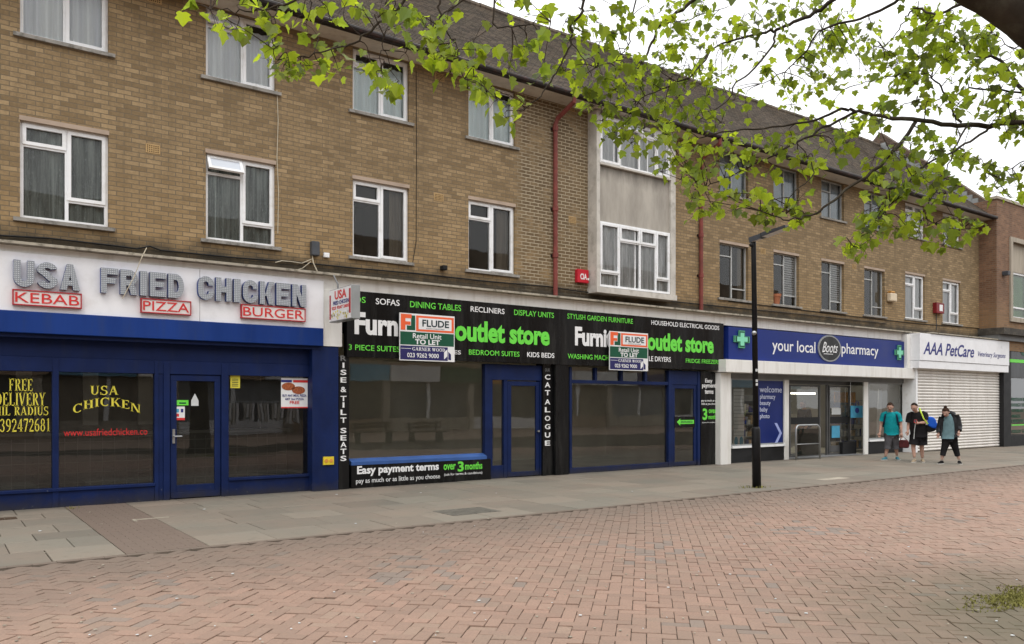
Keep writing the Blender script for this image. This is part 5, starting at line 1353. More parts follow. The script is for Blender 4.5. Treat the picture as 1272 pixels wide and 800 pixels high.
# ================================================================== TREE
trunk_xy = (5.25*CO+5.0*SI, -DIST+5.0*CO-5.25*SI)
TR = thing('plane_tree', 'plane tree with fresh lobed leaves reaching in over the street', 'tree', (*trunk_xy, 0))
tb = Vector((*trunk_xy, 0))
tm = MB()
fork = V3(1600, 170, 5.1)
tm.tube([tb+Vector((0, 0, -.02)), tb+Vector((0, 0, .25)), tb+Vector((-.03, .02, 1.5)), tb+Vector((-.1, .05, 2.6)), fork, V3(1560, 0, 5.2), V3(1600, -200, 5.4), V3(1620, -420, 5.6)], [.46, .34, .30, .28, .25, .21, .15, .09], 16)
tm.build('trunk', 'bark', TR, smooth=True)
limbs = MB()
def pxline(pts): return [V3(*p) for p in pts]
def smooth_line(P, sub=4):
    out = []
    for i in range(len(P)-1):
        p0, p1, p2, p3 = P[max(i-1, 0)], P[i], P[i+1], P[min(i+2, len(P)-1)]
        for k in range(sub):
            t = k/sub; out.append(.5*((2*p1)+(p2-p0)*t+(2*p0-5*p1+4*p2-p3)*t*t+(3*p1-p0-3*p2+p3)*t*t*t))
    out.append(P[-1]); return out
branch_pts = []
def branch(pts, r0, r1, n=7, jit=.006):
    P = smooth_line(pxline(pts)); m_ = len(P)
    P = [p+Vector((random.gauss(0, jit), random.gauss(0, jit), random.gauss(0, jit))) if 0 < i < m_-1 else p for i, p in enumerate(P)]
    kk = 1. if r0 > .1 else .68
    rad = [kk*(r0+(r1-r0)*i/(m_-1)) for i in range(m_)]
    limbs.tube(P, rad, n)
    branch_pts.extend(P)
branch([(1600, 175, 5.1), (1430, 120, 5.0), (1330, 66, 5.0), (1270, 22, 5.0), (1210, -14, 5.0), (1120, -60, 5.1), (1000, -110, 5.3), (860, -140, 5.5)], .165, .06, 14, .004)
branch([(1560, 0, 5.2), (1300, -150, 5.2), (1000, -190, 5.1), (760, -170, 5.0), (560, -120, 5.0), (430, -80, 5.0)], .11, .025, 9)
branch([(1600, 195, 5.2), (1450, 175, 5.5), (1340, 158, 5.8), (1272, 153, 5.9), (1215, 155, 6.0), (1170, 153, 6.0), (1120, 148, 6.0), (1085, 143, 6.1), (1062, 137, 6.1), (1045, 137, 6.1), (1015, 148, 6.1), (960, 158, 6.2), (910, 163, 6.2), (868, 172, 6.2)], .036, .006, 9)
branch([(1137, 152, 6.0), (1115, 182, 5.9), (1085, 212, 5.8), (1050, 236, 5.7), (1025, 257, 5.6), (1000, 270, 5.6), (975, 271, 5.5), (945, 262, 5.5)], .022, .005)
branch([(1066, 138, 6.1), (1030, 155, 6.1), (1000, 172, 6.0), (965, 190, 6.0), (935, 205, 6.0), (900, 222, 6.0), (872, 235, 6.0)], .016, .004)
branch([(1000, 188, 5.9), (1010, 215, 5.8), (985, 240, 5.7), (975, 268, 5.7)], .008, .003)
branch([(1120, -60, 5.1), (1075, -25, 6.0), (1035, 0, 6.6), (1005, 20, 6.7), (985, 28, 6.7), (965, 37, 6.8), (945, 41, 6.8), (905, 52, 6.8), (885, 60, 6.8), (868, 82, 6.8)], .032, .007, 8)
branch([(1140, -20, 5.6), (1100, 10, 6.3), (1060, 25, 6.6), (1022, 36, 6.8), (1005, 58, 6.8), (985, 80, 6.9), (965, 95, 6.9), (945, 104, 6.9)], .019, .004)
branch([(963, 40, 6.8), (958, 58, 6.7), (930, 92, 6.6), (912, 105, 6.5), (905, 122, 6.5), (880, 142, 6.4), (858, 152, 6.4)], .014, .004)
branch([(1000, -110, 5.3), (900, -40, 5.8), (862, -2, 6.2), (842, 17, 6.2), (817, 31, 6.2), (809, 55, 6.2), (800, 74, 6.2), (785, 96, 6.2), (766, 111, 6.2), (745, 120, 6.2)], .026, .004)
branch([(820, 30, 6.2), (850, 25, 6.4), (880, 15, 6.5), (905, 8, 6.6)], .008, .004)
branch([(885, 60, 6.8), (862, 92, 6.4), (840, 104, 6.2), (805, 118, 6.1), (790, 126, 6.1)], .012, .004)
branch([(860, -140, 5.5), (770, -70, 5.5), (728, -5, 5.6), (722, 16, 5.6), (709, 32, 5.6), (709, 55, 5.6), (697, 78, 5.6), (684, 102, 5.6), (665, 125, 5.5), (650, 138, 5.5)], .018, .004)
branch([(709, 50, 5.6), (725, 75, 5.6), (735, 95, 5.6)], .006, .003)
branch([(790, 0, 6.0), (783, 40, 6.0), (778, 60, 6.0), (765, 75, 6.0), (740, 84, 6.0)], .009, .003)
branch([(760, -170, 5.0), (640, -60, 5.0), (612, 20, 5.0), (630, 35, 5.0), (660, 28, 5.0), (684, 27, 5.1)], .012, .003)
branch([(560, -120, 5.0), (520, -40, 4.9), (501, 0, 4.9), (489, 17, 4.9), (466, 33, 4.9), (448, 48, 4.9), (430, 57, 4.9), (404, 63, 4.9), (378, 70, 4.9), (360, 72, 4.9)], .016, .004)
branch([(560, -120, 5.0), (550, -30, 4.9), (546, 10, 4.9), (547, 28, 4.9), (557, 42, 4.9), (568, 56, 4.9), (571, 76, 4.9), (577, 98, 4.9)], .012, .003)
branch([(489, 17, 4.9), (478, 45, 4.85), (474, 65, 4.85), (473, 88, 4.8)], .006, .003)
branch([(430, -80, 5.0), (400, -20, 4.9), (370, 0, 4.8), (345, 8, 4.8), (320, 12, 4.8), (290, 14, 4.8), (262, 12, 4.8)], .014, .004)
branch([(345, 8, 4.8), (340, 30, 4.8), (338, 55, 4.8), (345, 75, 4.8)], .006, .003)
branch([(640, -60, 5.0), (590, -10, 5.0), (566, 5, 5.0), (540, 30, 5.0), (527, 50, 5.0)], .010, .003)
branch([(1450, 175, 5.5), (1330, 140, 5.8), (1272, 112, 6.0), (1250, 85, 6.1), (1236, 71, 6.1), (1212, 70, 6.1), (1198, 58, 6.1)], .03, .008)
branch([(1195, 152, 6.0), (1186, 145, 6.0), (1183, 133, 6.0), (1172, 113, 6.1), (1158, 97, 6.1), (1143, 88, 6.2), (1100, 96, 6.3), (1062, 106, 6.4)], .014, .004)
branch([(1300, 118, 6.0), (1240, 112, 6.0), (1205, 110, 6.1), (1185, 120, 6.1), (1150, 126, 6.2), (1105, 134, 6.3)], .012, .004)
branch([(1206, 153, 6.0), (1192, 172, 5.9), (1180, 200, 5.8), (1172, 222, 5.8)], .012, .004)
branch([(1232, 154, 6.0), (1210, 172, 5.9), (1185, 188, 5.9), (1150, 205, 5.8), (1120, 240, 5.7), (1095, 268, 5.6), (1072, 290, 5.6), (1060, 306, 5.6)], .014, .004)
branch([(1165, 235, 5.8), (1150, 268, 5.7), (1170, 280, 5.7), (1192, 286, 5.7)], .006, .003)
branch([(1200, 0, 5.2), (1165, 18, 5.8), (1140, 10, 6.0), (1128, 20, 6.1), (1118, 36, 6.2), (1097, 60, 6.3)], .015, .004)
branch([(1272, 25, 5.1), (1262, 60, 5.6), (1243, 48, 5.8), (1228, 30, 5.9)], .008, .003)
branch([(1340, 158, 5.8), (1290, 190, 5.6), (1262, 205, 5.5), (1240, 218, 5.5), (1226, 212, 5.5)], .008, .003)
limbs.build('limb', 'bark', TR, smooth=True)
# twigs and leaves
CL = []
def cl(f, r, n, *pts):
    for p in pts: CL.append((*p, f, r, n))
cl(4.8, 12, 5, (240, 10), (262, 14), (282, 24), (292, 38), (318, 12), (335, 22), (338, 42), (330, 30), (345, 60), (355, 78), (340, 80), (368, 70), (352, 12), (376, 18), (300, 6))
cl(4.9, 10, 4, (385, 82), (398, 78), (420, 86), (414, 68), (360, 84), (394, 48), (404, 10), (428, 8), (380, 30), (452, 14), (440, 5), (372, 95), (410, 25), (348, 92))
cl(4.9, 10, 5, (457, 72), (462, 86), (470, 98), (480, 112), (495, 100), (486, 88), (504, 66), (478, 5), (500, 12), (492, 35), (512, 18), (470, 22))
cl(4.9, 11, 6, (528, 34), (522, 26), (534, 52), (542, 46), (556, 58), (548, 68), (540, 74), (565, 70), (574, 88), (588, 96), (598, 105), (560, 90), (580, 110), (530, 60), (592, 62), (590, 48))
cl(5.1, 9, 4, (618, 124), (632, 132), (640, 146), (628, 146), (612, 116), (652, 128), (636, 76), (632, 86), (648, 62), (672, 50), (655, 52), (676, 76), (644, 58))
cl(5.2, 9, 3, (622, 6), (660, 4), (676, 14), (655, 18), (640, 2), (560, 14), (556, 24))
cl(5.8, 11, 7, (702, 28), (728, 22), (742, 28), (766, 10), (758, 42), (772, 36), (786, 30), (745, 52), (724, 40), (708, 50))
cl(6.0, 12, 9, (680, 90), (700, 88), (722, 70), (744, 78), (760, 66), (716, 100), (736, 118), (750, 98), (764, 112), (778, 92), (790, 78), (796, 102), (735, 132), (758, 130), (772, 106))
cl(6.2, 12, 8, (812, 20), (832, 12), (846, 30), (836, 40), (858, 44), (868, 60), (842, 60), (820, 66), (800, 88), (824, 84), (812, 108), (832, 98), (850, 104), (856, 82), (846, 118), (800, 126), (868, 18), (872, 2))
cl(6.2, 12, 9, (785, 140), (808, 142), (826, 134), (846, 132), (866, 128), (880, 118), (776, 158), (800, 160), (822, 158), (844, 160), (866, 150), (884, 138), (896, 152), (748, 150), (760, 166), (784, 178), (818, 178), (838, 184))
cl(5.8, 10, 6, (858, 178), (876, 182), (896, 186), (908, 178), (850, 200), (868, 212), (880, 222), (868, 236), (860, 246), (884, 254), (832, 200), (822, 214), (846, 222), (872, 264), (892, 200), (828, 168), (880, 242))
cl(6.8, 11, 6, (884, 20), (902, 38), (922, 22), (918, 32), (940, 16), (938, 28), (958, 22), (962, 42), (976, 48), (984, 12), (968, 8), (1006, 12), (1020, 6), (904, 58), (890, 46), (928, 44))
cl(7.2, 12, 8, (1000, 66), (988, 58), (1010, 54), (1022, 60), (1030, 44), (1042, 38), (1036, 54), (1052, 50), (1000, 82), (1008, 90), (1028, 64), (1046, 66), (1060, 40), (1042, 24), (1058, 14), (1032, 8))
cl(7.0, 9, 5, (870, 88), (884, 84), (896, 92), (906, 84), (872, 104), (890, 98), (912, 124), (906, 110), (926, 128), (940, 80), (952, 94), (962, 104), (978, 104), (986, 118), (984, 130), (1006, 112), (1012, 104), (1024, 98), (1034, 104), (1046, 94), (1058, 92), (1068, 96), (1076, 88))
cl(5.7, 9, 6, (900, 238), (916, 240), (928, 246), (938, 236), (950, 252), (962, 264), (944, 262), (990, 276), (976, 258), (912, 262), (990, 250), (1000, 266), (948, 270))
cl(6.0, 9, 5, (908, 200), (930, 182), (946, 170), (962, 180), (984, 168), (974, 188), (1000, 196), (996, 212), (1012, 206), (988, 176), (1030, 178), (1044, 172), (1038, 184), (1052, 178), (928, 210), (962, 212), (936, 196))
cl(6.2, 8, 4, (1008, 146), (1030, 132), (1070, 152), (1088, 158), (1094, 138), (1060, 148), (1012, 166), (1056, 168))
cl(6.4, 13, 9, (1086, 62), (1100, 56), (1106, 70), (1114, 80), (1092, 72), (1082, 50), (1116, 92), (1100, 84), (1122, 100), (1110, 106), (1128, 92), (1078, 30))
cl(6.0, 13, 10, (1140, 20), (1156, 14), (1150, 34), (1128, 44), (1148, 50), (1164, 40), (1172, 28), (1190, 22), (1184, 44), (1200, 34), (1212, 48), (1204, 58), (1222, 48), (1236, 54), (1180, 60), (1164, 66), (1196, 72), (1150, 66), (1220, 62), (1232, 40), (1174, 74), (1140, 70))
cl(6.0, 10, 5, (1254, 66), (1262, 82), (1268, 70), (1246, 80), (1214, 86), (1236, 96), (1226, 90), (1182, 104), (1198, 116), (1206, 122), (1232, 116), (1244, 110), (1222, 128), (1258, 108), (1266, 122), (1190, 128), (1150, 92), (1136, 104), (1152, 126), (1166, 134), (1258, 140), (1238, 140), (1248, 132), (1140, 132), (1110, 128), (1094, 136), (1092, 150))
cl(5.9, 10, 6, (1150, 166), (1162, 176), (1172, 188), (1180, 180), (1142, 180), (1190, 200), (1196, 186), (1160, 196), (1250, 164), (1262, 158), (1240, 150), (1270, 150), (1130, 178), (1108, 190))
cl(5.7, 10, 6, (1086, 210), (1098, 216), (1112, 204), (1124, 196), (1092, 236), (1104, 244), (1110, 224), (1122, 232), (1086, 196), (1136, 214), (1148, 222), (1160, 228), (1174, 222), (1132, 238), (1176, 240), (1188, 232), (1100, 256), (1170, 212), (1156, 240))
cl(5.6, 9, 6, (1066, 280), (1078, 284), (1090, 276), (1102, 272), (1114, 284), (1126, 282), (1056, 300), (1068, 306), (1058, 314), (1082, 296), (1096, 288), (1074, 262), (1082, 270), (1128, 268), (1140, 288), (1144, 274), (1152, 280))
cl(5.7, 8, 5, (1176, 286), (1188, 290), (1178, 298), (1196, 280), (1206, 278), (1214, 284), (1186, 272), (1172, 304))
cl(5.5, 8, 4, (1222, 206), (1234, 214), (1242, 222), (1226, 222), (1244, 240), (1230, 238), (1264, 232), (1254, 244), (1268, 244), (1220, 198), (1236, 206), (1266, 208), (1262, 222))
cl(5.3, 26, 9, *[(px, py) for px in range(260, 1300, 55) for py in (-40, -95)])   # the part of the crown above the picture
tw = MB(); lv = []; lf = []; lcol = []
half = [(0, 0), (.20, -.07), (.36, .01), (.51, .13), (.41, .26), (.61, .47), (.55, .55), (.34, .58), (.17, .82), (0, 1.0)]
def leaf(p, size, tint):
    yaw = random.uniform(0, 6.283); droop = random.uniform(.15, 1.35); roll = random.gauss(0, .55)
    M = Matrix.Rotation(yaw, 3, 'Z') @ Matrix.Rotation(-droop, 3, 'X') @ Matrix.Rotation(roll, 3, 'Y')
    fold = random.uniform(.05, .4); curl = random.uniform(0, .25); wdq = random.uniform(.85, 1.1)
    base = len(lv)
    for sgn in (1, -1):
        ids = []
        for a, b in half:
            ids.append(len(lv)); jj = random.uniform(.9, 1.1); q = Vector((sgn*a*wdq*jj, b*random.uniform(.95, 1.05) if a else b, a*fold-curl*b*b+random.gauss(0, .03)*a)); lv.append(tuple(p+M @ (q*size)))
        lf.append(tuple(ids) if sgn > 0 else tuple(reversed(ids))); lcol.append(tint)
bp = np.array([tuple(p) for p in branch_pts])
for (px, py, f, r, n) in CL:
    c = V3(px, py, f+random.gauss(0, .15)); d = np.linalg.norm(bp-np.array(c), axis=1); k = int(d.argmin()); a = branch_pts[k]
    if d[k] > .02:
        mid = a.lerp(c, .5)+Vector((random.gauss(0, .03), random.gauss(0, .03), random.uniform(.0, .06)))
        if d[k] < 1.2: tw.tube(smooth_line([a, mid, c], 3), [.004-.0004*q for q in range(7)], 4)
    tone = random.gauss(0, .16)
    for q in range(n+(2 if f >= 5.7 else 0)):
        p = c+Vector((random.gauss(0, 1), random.gauss(0, 1), random.gauss(0, .8)))*(r*f/1000*.85)
        tw.tube([c.lerp(p, .0), c.lerp(p, .55)+Vector((0, 0, .012)), p], [.0018, .0014, .001], 3, cap=False)
        g = max(.35, .95+random.gauss(0, .22)+tone); mx_ = random.random()
        col = Vector((.20, .262, .026)).lerp(Vector((.100, .150, .030)), mx_)*g
        leaf(p, random.uniform(.034, .094)*(1.0 if f < 5.4 else .9), col)
tw.build('twigs', 'twig', TR)
me = bpy.data.meshes.new('foliage'); me.from_pydata(lv, [], lf)
at = me.color_attributes.new('tint', 'FLOAT_COLOR', 'CORNER'); arr = []
for p, c in zip(me.polygons, lcol): arr += [c.x, c.y, c.z, 1]*p.loop_total
at.data.foreach_set('color', arr); me.materials.append(MATS['leaf']); me.update()
fo = bpy.data.objects.new('foliage', me); COL.objects.link(fo); fo.parent = TR; fo.matrix_parent_inverse = Matrix.Translation(-Vector(TR.location))

# ================================================================== PEOPLE
def skin(name, V, E, mtl, parent, sub=2, extra=None):
    """V: list of (x,y,z,rx[,ry]); a skin surface grown over the joints"""
    me = bpy.data.meshes.new(name); me.from_pydata([v[:3] for v in V], E, []); o = bpy.data.objects.new(name, me); COL.objects.link(o)
    md = o.modifiers.new('skin', 'SKIN'); md.use_smooth_shade = True
    for i, v in enumerate(V):
        sv = me.skin_vertices[0].data[i]; sv.radius = (v[3], v[4] if len(v) > 4 else v[3]); sv.use_root = (i == 0)
    sb = o.modifiers.new('sub', 'SUBSURF'); sb.levels = sub; sb.render_levels = sub
    dg = bpy.context.evaluated_depsgraph_get(); ev = o.evaluated_get(dg); m2 = bpy.data.meshes.new_from_object(ev); m2.name = name
    bpy.data.objects.remove(o); bpy.data.meshes.remove(me)
    if extra is not None:   # weld in more geometry (head, hands) so that the body stays one mesh
        bm = bmesh.new(); bm.from_mesh(m2)
        vs = [bm.verts.new(p) for p in extra.v]
        for f in extra.f:
            try: bm.faces.new([vs[k] for k in f])
            except Exception: pass
        bm.to_mesh(m2); bm.free()
    m2.materials.clear(); m2.materials.append(MATS[mtl])
    m2.polygons.foreach_set('use_smooth', [True]*len(m2.polygons)); m2.polygons.foreach_set('material_index', [0]*len(m2.polygons)); m2.update()
    o2 = bpy.data.objects.new(name, m2); COL.objects.link(o2); o2.parent = parent
    return o2
def hand(ex, wrist, direction):
    w_ = Vector(wrist); d = Vector(direction).normalized(); s_ = d.cross(Vector((0, 1, 0))); s_ = s_.normalized() if s_.length > .1 else Vector((1, 0, 0))
    n_ = s_.cross(d)
    ex.tube([w_-d*.02, w_+d*.03, w_+d*.08], [.026, .036, .034], 8)
    for k, L in enumerate((.062, .074, .07, .054)):
        b = w_+d*.075+s_*(-.024+.016*k); ex.tube([b, b+d*L*.5-n_*.008, b+d*L-n_*.03], [.010, .009, .007], 6)
    b = w_+d*.02-s_*.03; ex.tube([b, b-s_*.022+d*.03, b-s_*.018+d*.065-n_*.015], [.012, .011, .009], 6)
def head(ex, c, tilt=0., face=(0, -1)):
    """skull, jaw, nose, ears; face gives the way the person looks (local xy)"""
    c = Vector(c); fx, fy = face; L = math.hypot(fx, fy); fx /= L; fy /= L; fw = Vector((fx, fy, -tilt)).normalized(); rt = Vector((-fy, fx, 0)); 
    up = rt.cross(fw)*-1; up = up if up.z > 0 else -up
    m_ = MB(); m_.ball((0, 0, 0), (.082, .102, .122), 0, 16, 12)
    for x, y, z in m_.v:
        if z < 0: x *= 1-.28*(-z/.112); y = y*(1-.1*(-z/.112))+.012*(-z/.112)
        ex.v.append(tuple(c+rt*x+fw*y+up*z))
    b0 = len(ex.v)-len(m_.v); ex.f += [tuple(k+b0 for k in f) for f in m_.f]; ex.m += m_.m
    for p, r in (((0, .104, -.01), (.014, .02, .022)), ((.077, -.005, -.005), (.012, .022, .03)), ((-.077, -.005, -.005), (.012, .022, .03))):
        q = c+rt*p[0]+fw*p[1]+up*p[2]; ex.ball(q, r[1]*.9, 0, 8, 6)
    return fw, rt, up
def face_bits(par, c, fw, rt, up):
    c = Vector(c); e = MB()
    for s_ in (-1, 1): e.ball(c+rt*.032*s_+fw*.091+up*.012, .010, 0, 8, 6)
    e.build('eyes', 'hair_dark', par, local=True)
    m_ = MB(); p = c+fw*.094-up*.055; m_.ball(p, (.022, .016, .007), 0, 8, 6); m_.build('mouth', 'red_edge', par, local=True)
def hair(par, c, fw, rt, up, mtl, bun=False, cut=.02):
    m_ = MB(); m_.ball((0, 0, 0), (.092, .113, .132), 0, 18, 14); h = MB(); idx = {}
    def ok(p): return p[2] > cut+(.055 if p[1] > .045 else -.06 if p[1] < -.02 else 0)
    c = Vector(c)
    for f in m_.f:
        if sum(ok(m_.v[k]) for k in f) >= 3: h.poly([c+rt*m_.v[k][0]+fw*(m_.v[k][1]-.006)+up*(m_.v[k][2]+random.uniform(0, .002)) for k in f])
    if bun: h.ball(c-fw*.05+up*.135, (.045, .045, .04), 0, 10, 8)
    return h.build('hair', mtl, par, smooth=True, local=True)
def loft(name, parts, mtl, par, n=18):
    """clothes: each part a run of (point, rx, ry) rings, upright runs level, limb runs square to their line"""
    mb = MB()
    for P in parts:
        pts = [Vector(p[0]) for p in P]; b = len(mb.v)
        for k, (p, rx, ry) in enumerate(P):
            d = (pts[min(k+1, len(P)-1)]-pts[max(k-1, 0)]).normalized()
            ax_ = Vector((1, 0, 0)); ax_ = (ax_-d*ax_.dot(d)).normalized(); ay = d.cross(ax_)
            for j in range(n):
                t = 6.2832*j/n; wr = 1+.035*math.sin(3*t+k*1.3)+.02*math.sin(7*t+k*2.1)
                mb.v.append(tuple(pts[k]+ax_*rx*wr*math.cos(t)+ay*ry*wr*math.sin(t)))
        for k in range(len(P)-1):
            for j in range(n): mb.f.append((b+k*n+j, b+k*n+(j+1) % n, b+(k+1)*n+(j+1) % n, b+(k+1)*n+j)); mb.m.append(0)
        mb.f.append(tuple(range(b, b+n))); mb.f.append(tuple(range(b+len(P)*n-1, b+(len(P)-1)*n-1, -1))); mb.m += [0, 0]
    return mb.build(name, mtl, par, smooth=True, local=True)
def up_(p, dz=0., dx=0., dy=0.): return (p[0]+dx, p[1]+dy, p[2]+dz)
def top_rings(ch, sl, sr, ry):
    hw = (sr[0]-sl[0])/2; m_ = (sl[0]+sr[0])/2; zs = (sl[2]+sr[2])/2
    return [((m_, ch[1], zs-.10), hw*.98, ry), ((m_, ch[1], zs-.02), hw*1.04, ry*.9), ((m_, ch[1]+.005, zs+.045), hw*.78, ry*.72), ((m_, ch[1]+.01, zs+.085), hw*.42, ry*.6), ((m_, ch[1]+.01, zs+.10), .06, .06)]
def sleeve(s_, e_, f, r0=.088, r1=.078):
    s_, e_ = Vector(s_), Vector(e_); i_ = Vector((math.copysign(1, s_.x-e_.x), 0, 0))
    return [(s_+i_*.10+Vector((0, 0, .055)), .05, .055), (s_+i_*.05+Vector((0, 0, .045)), .07, .08), (s_+Vector((0, 0, .012)), r0*.93, r0), (s_.lerp(e_, .2), r0, r0), (s_.lerp(e_, f), r1, r1)]
def shoe(par, a, d, mtl, name='shoe'):
    d = Vector(d).normalized(); a = Vector(a); s_ = Vector((-d.y, d.x, 0)); m_ = MB(); 
    for k, (t, w_, h_) in enumerate(((-.07, .032, .085), (.0, .040, .095), (.07, .045, .065), (.14, .046, .05), (.19, .028, .035))):
        c = a+d*t
        m_.v += [tuple(c-s_*w_+Vector((0, 0, .012))), tuple(c+s_*w_+Vector((0, 0, .012))), tuple(c+s_*w_*.75+Vector((0, 0, h_))), tuple(c-s_*w_*.75+Vector((0, 0, h_)))]
        if k:
            b = (k-1)*4
            for j in range(4): m_.f.append((b+j, b+(j+1) % 4, b+4+(j+1) % 4, b+4+j)); m_.m.append(0)
    m_.f += [(3, 2, 1, 0), (16, 17, 18, 19)]; m_.m += [0, 0]
    o = m_.build(name, mtl, par, local=True, bevel=.012)
    so_ = MB(); 
    so_.prism([a+d*t+s_*w_*sg+Vector((0, 0, 0)) for sg, seq in ((1, ((-.075, .034), (0, .042), (.07, .048), (.14, .049), (.2, .028))), (-1, ((.2, .028), (.14, .049), (.07, .048), (0, .042), (-.075, .034)))) for t, w_ in seq], (0, 0, .02))
    so_.build('sole', 'sole_white', o, local=True)
def person(label, px, py, rz_extra=0.):
    x, y = G(px, py); ang = math.atan((px-CX)/F)
    return thing('person', label, 'person', (x, y, 0), -(PHI+ang)+rz_extra)
def limbs_of(J):  # helper: list of (points with radii) -> skin verts/edges
    V = []; E = []
    for chain in J:
        b = len(V); V += chain; E += [(b+i, b+i+1) for i in range(len(chain)-1)]
    return V, E
def body(par, hd, pel, sh_l, sh_r, el_l, el_r, wr_l, wr_r, kn_l, kn_r, an_l, an_r, mtl, girth=1., tilt=.3, face=(0, -1)):
    V = [(*pel, .13*girth, .11*girth)]; E = []
    def add(p, r, j, r2=None): V.append((*p, r, r2 or r)); E.append((j, len(V)-1)); return len(V)-1
    ch = ((sh_l[0]+sh_r[0])/2, (sh_l[1]+sh_r[1])/2, (sh_l[2]+sh_r[2])/2-.08)
    wa = tuple((pel[i]*.55+ch[i]*.45) for i in range(3))
    w1 = add(wa, .125*girth, 0, .10*girth); c1 = add(ch, .14*girth, w1, .11*girth); nb_ = add((ch[0], ch[1]+.005, ch[2]+.12), .062, c1)
    nk = add((hd[0]*.6+ch[0]*.4, hd[1]*.6+ch[1]*.4+.01, hd[2]-.09), .05, nb_); add((hd[0], hd[1], hd[2]-.03), .055, nk)
    for s_, e_, w_ in ((sh_l, el_l, wr_l), (sh_r, el_r, wr_r)):
        a = add(s_, .062*girth, c1); b = add(e_, .045, a); m_ = tuple((e_[i]*.6+w_[i]*.4) for i in range(3)); b2 = add(m_, .042, b); add(w_, .026, b2)
    for k_, a_, sg in ((kn_l, an_l, -1), (kn_r, an_r, 1)):
        h_ = add((pel[0]+.09*sg, pel[1], pel[2]-.08), .095*girth, 0); k1 = add(k_, .062*girth, h_); cf = tuple(k_[i]*.65+a_[i]*.35 for i in range(3)); c2 = add((cf[0], cf[1]+.015, cf[2]), .058, k1); add(a_, .036, c2)
    ex = MB(); fr = head(ex, hd, tilt, face)
    for w_, e_ in ((wr_l, el_l), (wr_r, el_r)): hand(ex, w_, Vector(w_)-Vector(e_))
    o = skin('body', V, E, mtl, par, 2, ex)
    face_bits(par, hd, *fr)
    return fr, ch, wa
def K(px0, py0, f):  # pixel -> local metres for a figure standing at pixel px0,py0
    ang = math.atan((px0-CX)/F); sx = f/F*math.cos(ang); sz = f/F
    return lambda px, py, y=0.: ((px-px0)*sx, y, (py0-py)*sz)

# woman in teal
f1 = EYE*F/(571.5-CY); k = K(1106, 571.5, f1)
P1 = person('person in a teal T-shirt and grey cropped trousers wearing a dark rucksack', 1106, 571.5)
hd = k(1105.8, 505.6, -.07); pel = k(1107, 538, 0)
J = dict(sh_l=k(1098, 515.5), sh_r=k(1115.5, 516), el_l=k(1094.5, 528, .03), el_r=k(1119, 528, .02), wr_l=k(1093, 538, -.06), wr_r=k(1119.6, 538.5, -.05), kn_l=k(1102.8, 553, -.09), kn_r=k(1112.5, 553, .02), an_l=k(1099.9, 567.5, -.08), an_r=k(1114.4, 566.5, .14))
fr, ch, wa = body(P1, hd, pel, **J, mtl='skin', girth=.98, tilt=.35, face=(-.15, -1))
hair(P1, hd, *fr, 'hair_brown')
loft('t_shirt', [[(k(1107, 540.5), .195, .165), (k(1107, 536), .20, .17), (wa, .192, .165)]+top_rings(ch, J['sh_l'], J['sh_r'], .14), sleeve(J['sh_l'], J['el_l'], .62), sleeve(J['sh_r'], J['el_r'], .62)], 'teal_cloth', P1)
loft('trousers', [[(up_(pel, .06), .18, .155), (up_(pel, -.06), .188, .155), (up_(pel, -.15), .14, .12)],
    [(up_(pel, -.03, -.085), .115, .135), (k(1103.6, 547, -.07), .108, .115), (k(1102.7, 552, -.09), .092, .10), (k(1102.4, 557.5, -.09), .085, .09)],
    [(up_(pel, -.03, .085), .115, .135), (k(1111.4, 547, .02), .108, .115), (k(1112.5, 552, .02), .092, .10), (k(1112.9, 557.5, .03), .085, .09)]], 'grey_cloth', P1)
shoe(P1, (J['an_l'][0], J['an_l'][1]-.0, 0), (-.55, -1, 0), 'shoe_teal'); shoe(P1, (J['an_r'][0], J['an_r'][1], 0), (.25, -1, 0), 'shoe_teal')
bpk = MB(); bpk.ball((ch[0]+.10, ch[1]+.24, ch[2]-.14), (.17, .10, .25), 0, 16, 12); BP = bpk.build('backpack', 'navy_cloth', local=True, smooth=True)
BP.location = P1.location; BP.rotation_euler = P1.rotation_euler; props(BP, 'dark navy rucksack on the back of the person in teal', 'rucksack')
stp = MB()
for sx, sp in ((-1, 'sh_l'), (1, 'sh_r')):
    s_ = Vector(J[sp]); stp.tube([s_+Vector((-.04*sx, .14, .02)), s_+Vector((-.05*sx, .0, .085)), s_+Vector((-.03*sx, -.125, -.03)), s_+Vector((-.0*sx, -.11, -.22)), s_+Vector((.03*sx, .06, -.34))], .022, 6)
stp.build('strap', 'navy_cloth', BP, local=True)
hx = J['wr_r']; HB = MB(); c = (hx[0]+.06, hx[1]+.12, .48)
HB.prism([(c[0]-.11, c[1]-.07, c[2]-.13), (c[0]+.13, c[1]-.07, c[2]-.13), (c[0]+.15, c[1]-.07, c[2]-.02), (c[0]+.11, c[1]-.06, c[2]+.1), (c[0]-.1, c[1]-.06, c[2]+.1), (c[0]-.13, c[1]-.07, c[2]-.02)], (0, .14, 0)); h_ = HB.build('handbag', 'bag_maroon', local=True, bevel=.03); h_.location = P1.location; h_.rotation_euler = P1.rotation_euler
props(h_, 'dark red handbag hanging low from the hand of the person in teal', 'handbag')
MB().tube([(c[0]-.08, c[1]-.0, .58), (hx[0]+.0, hx[1]+.02, .72), (c[0]+.08, c[1], .58)], .01, 6).build('handle', 'bag_maroon', h_, local=True)

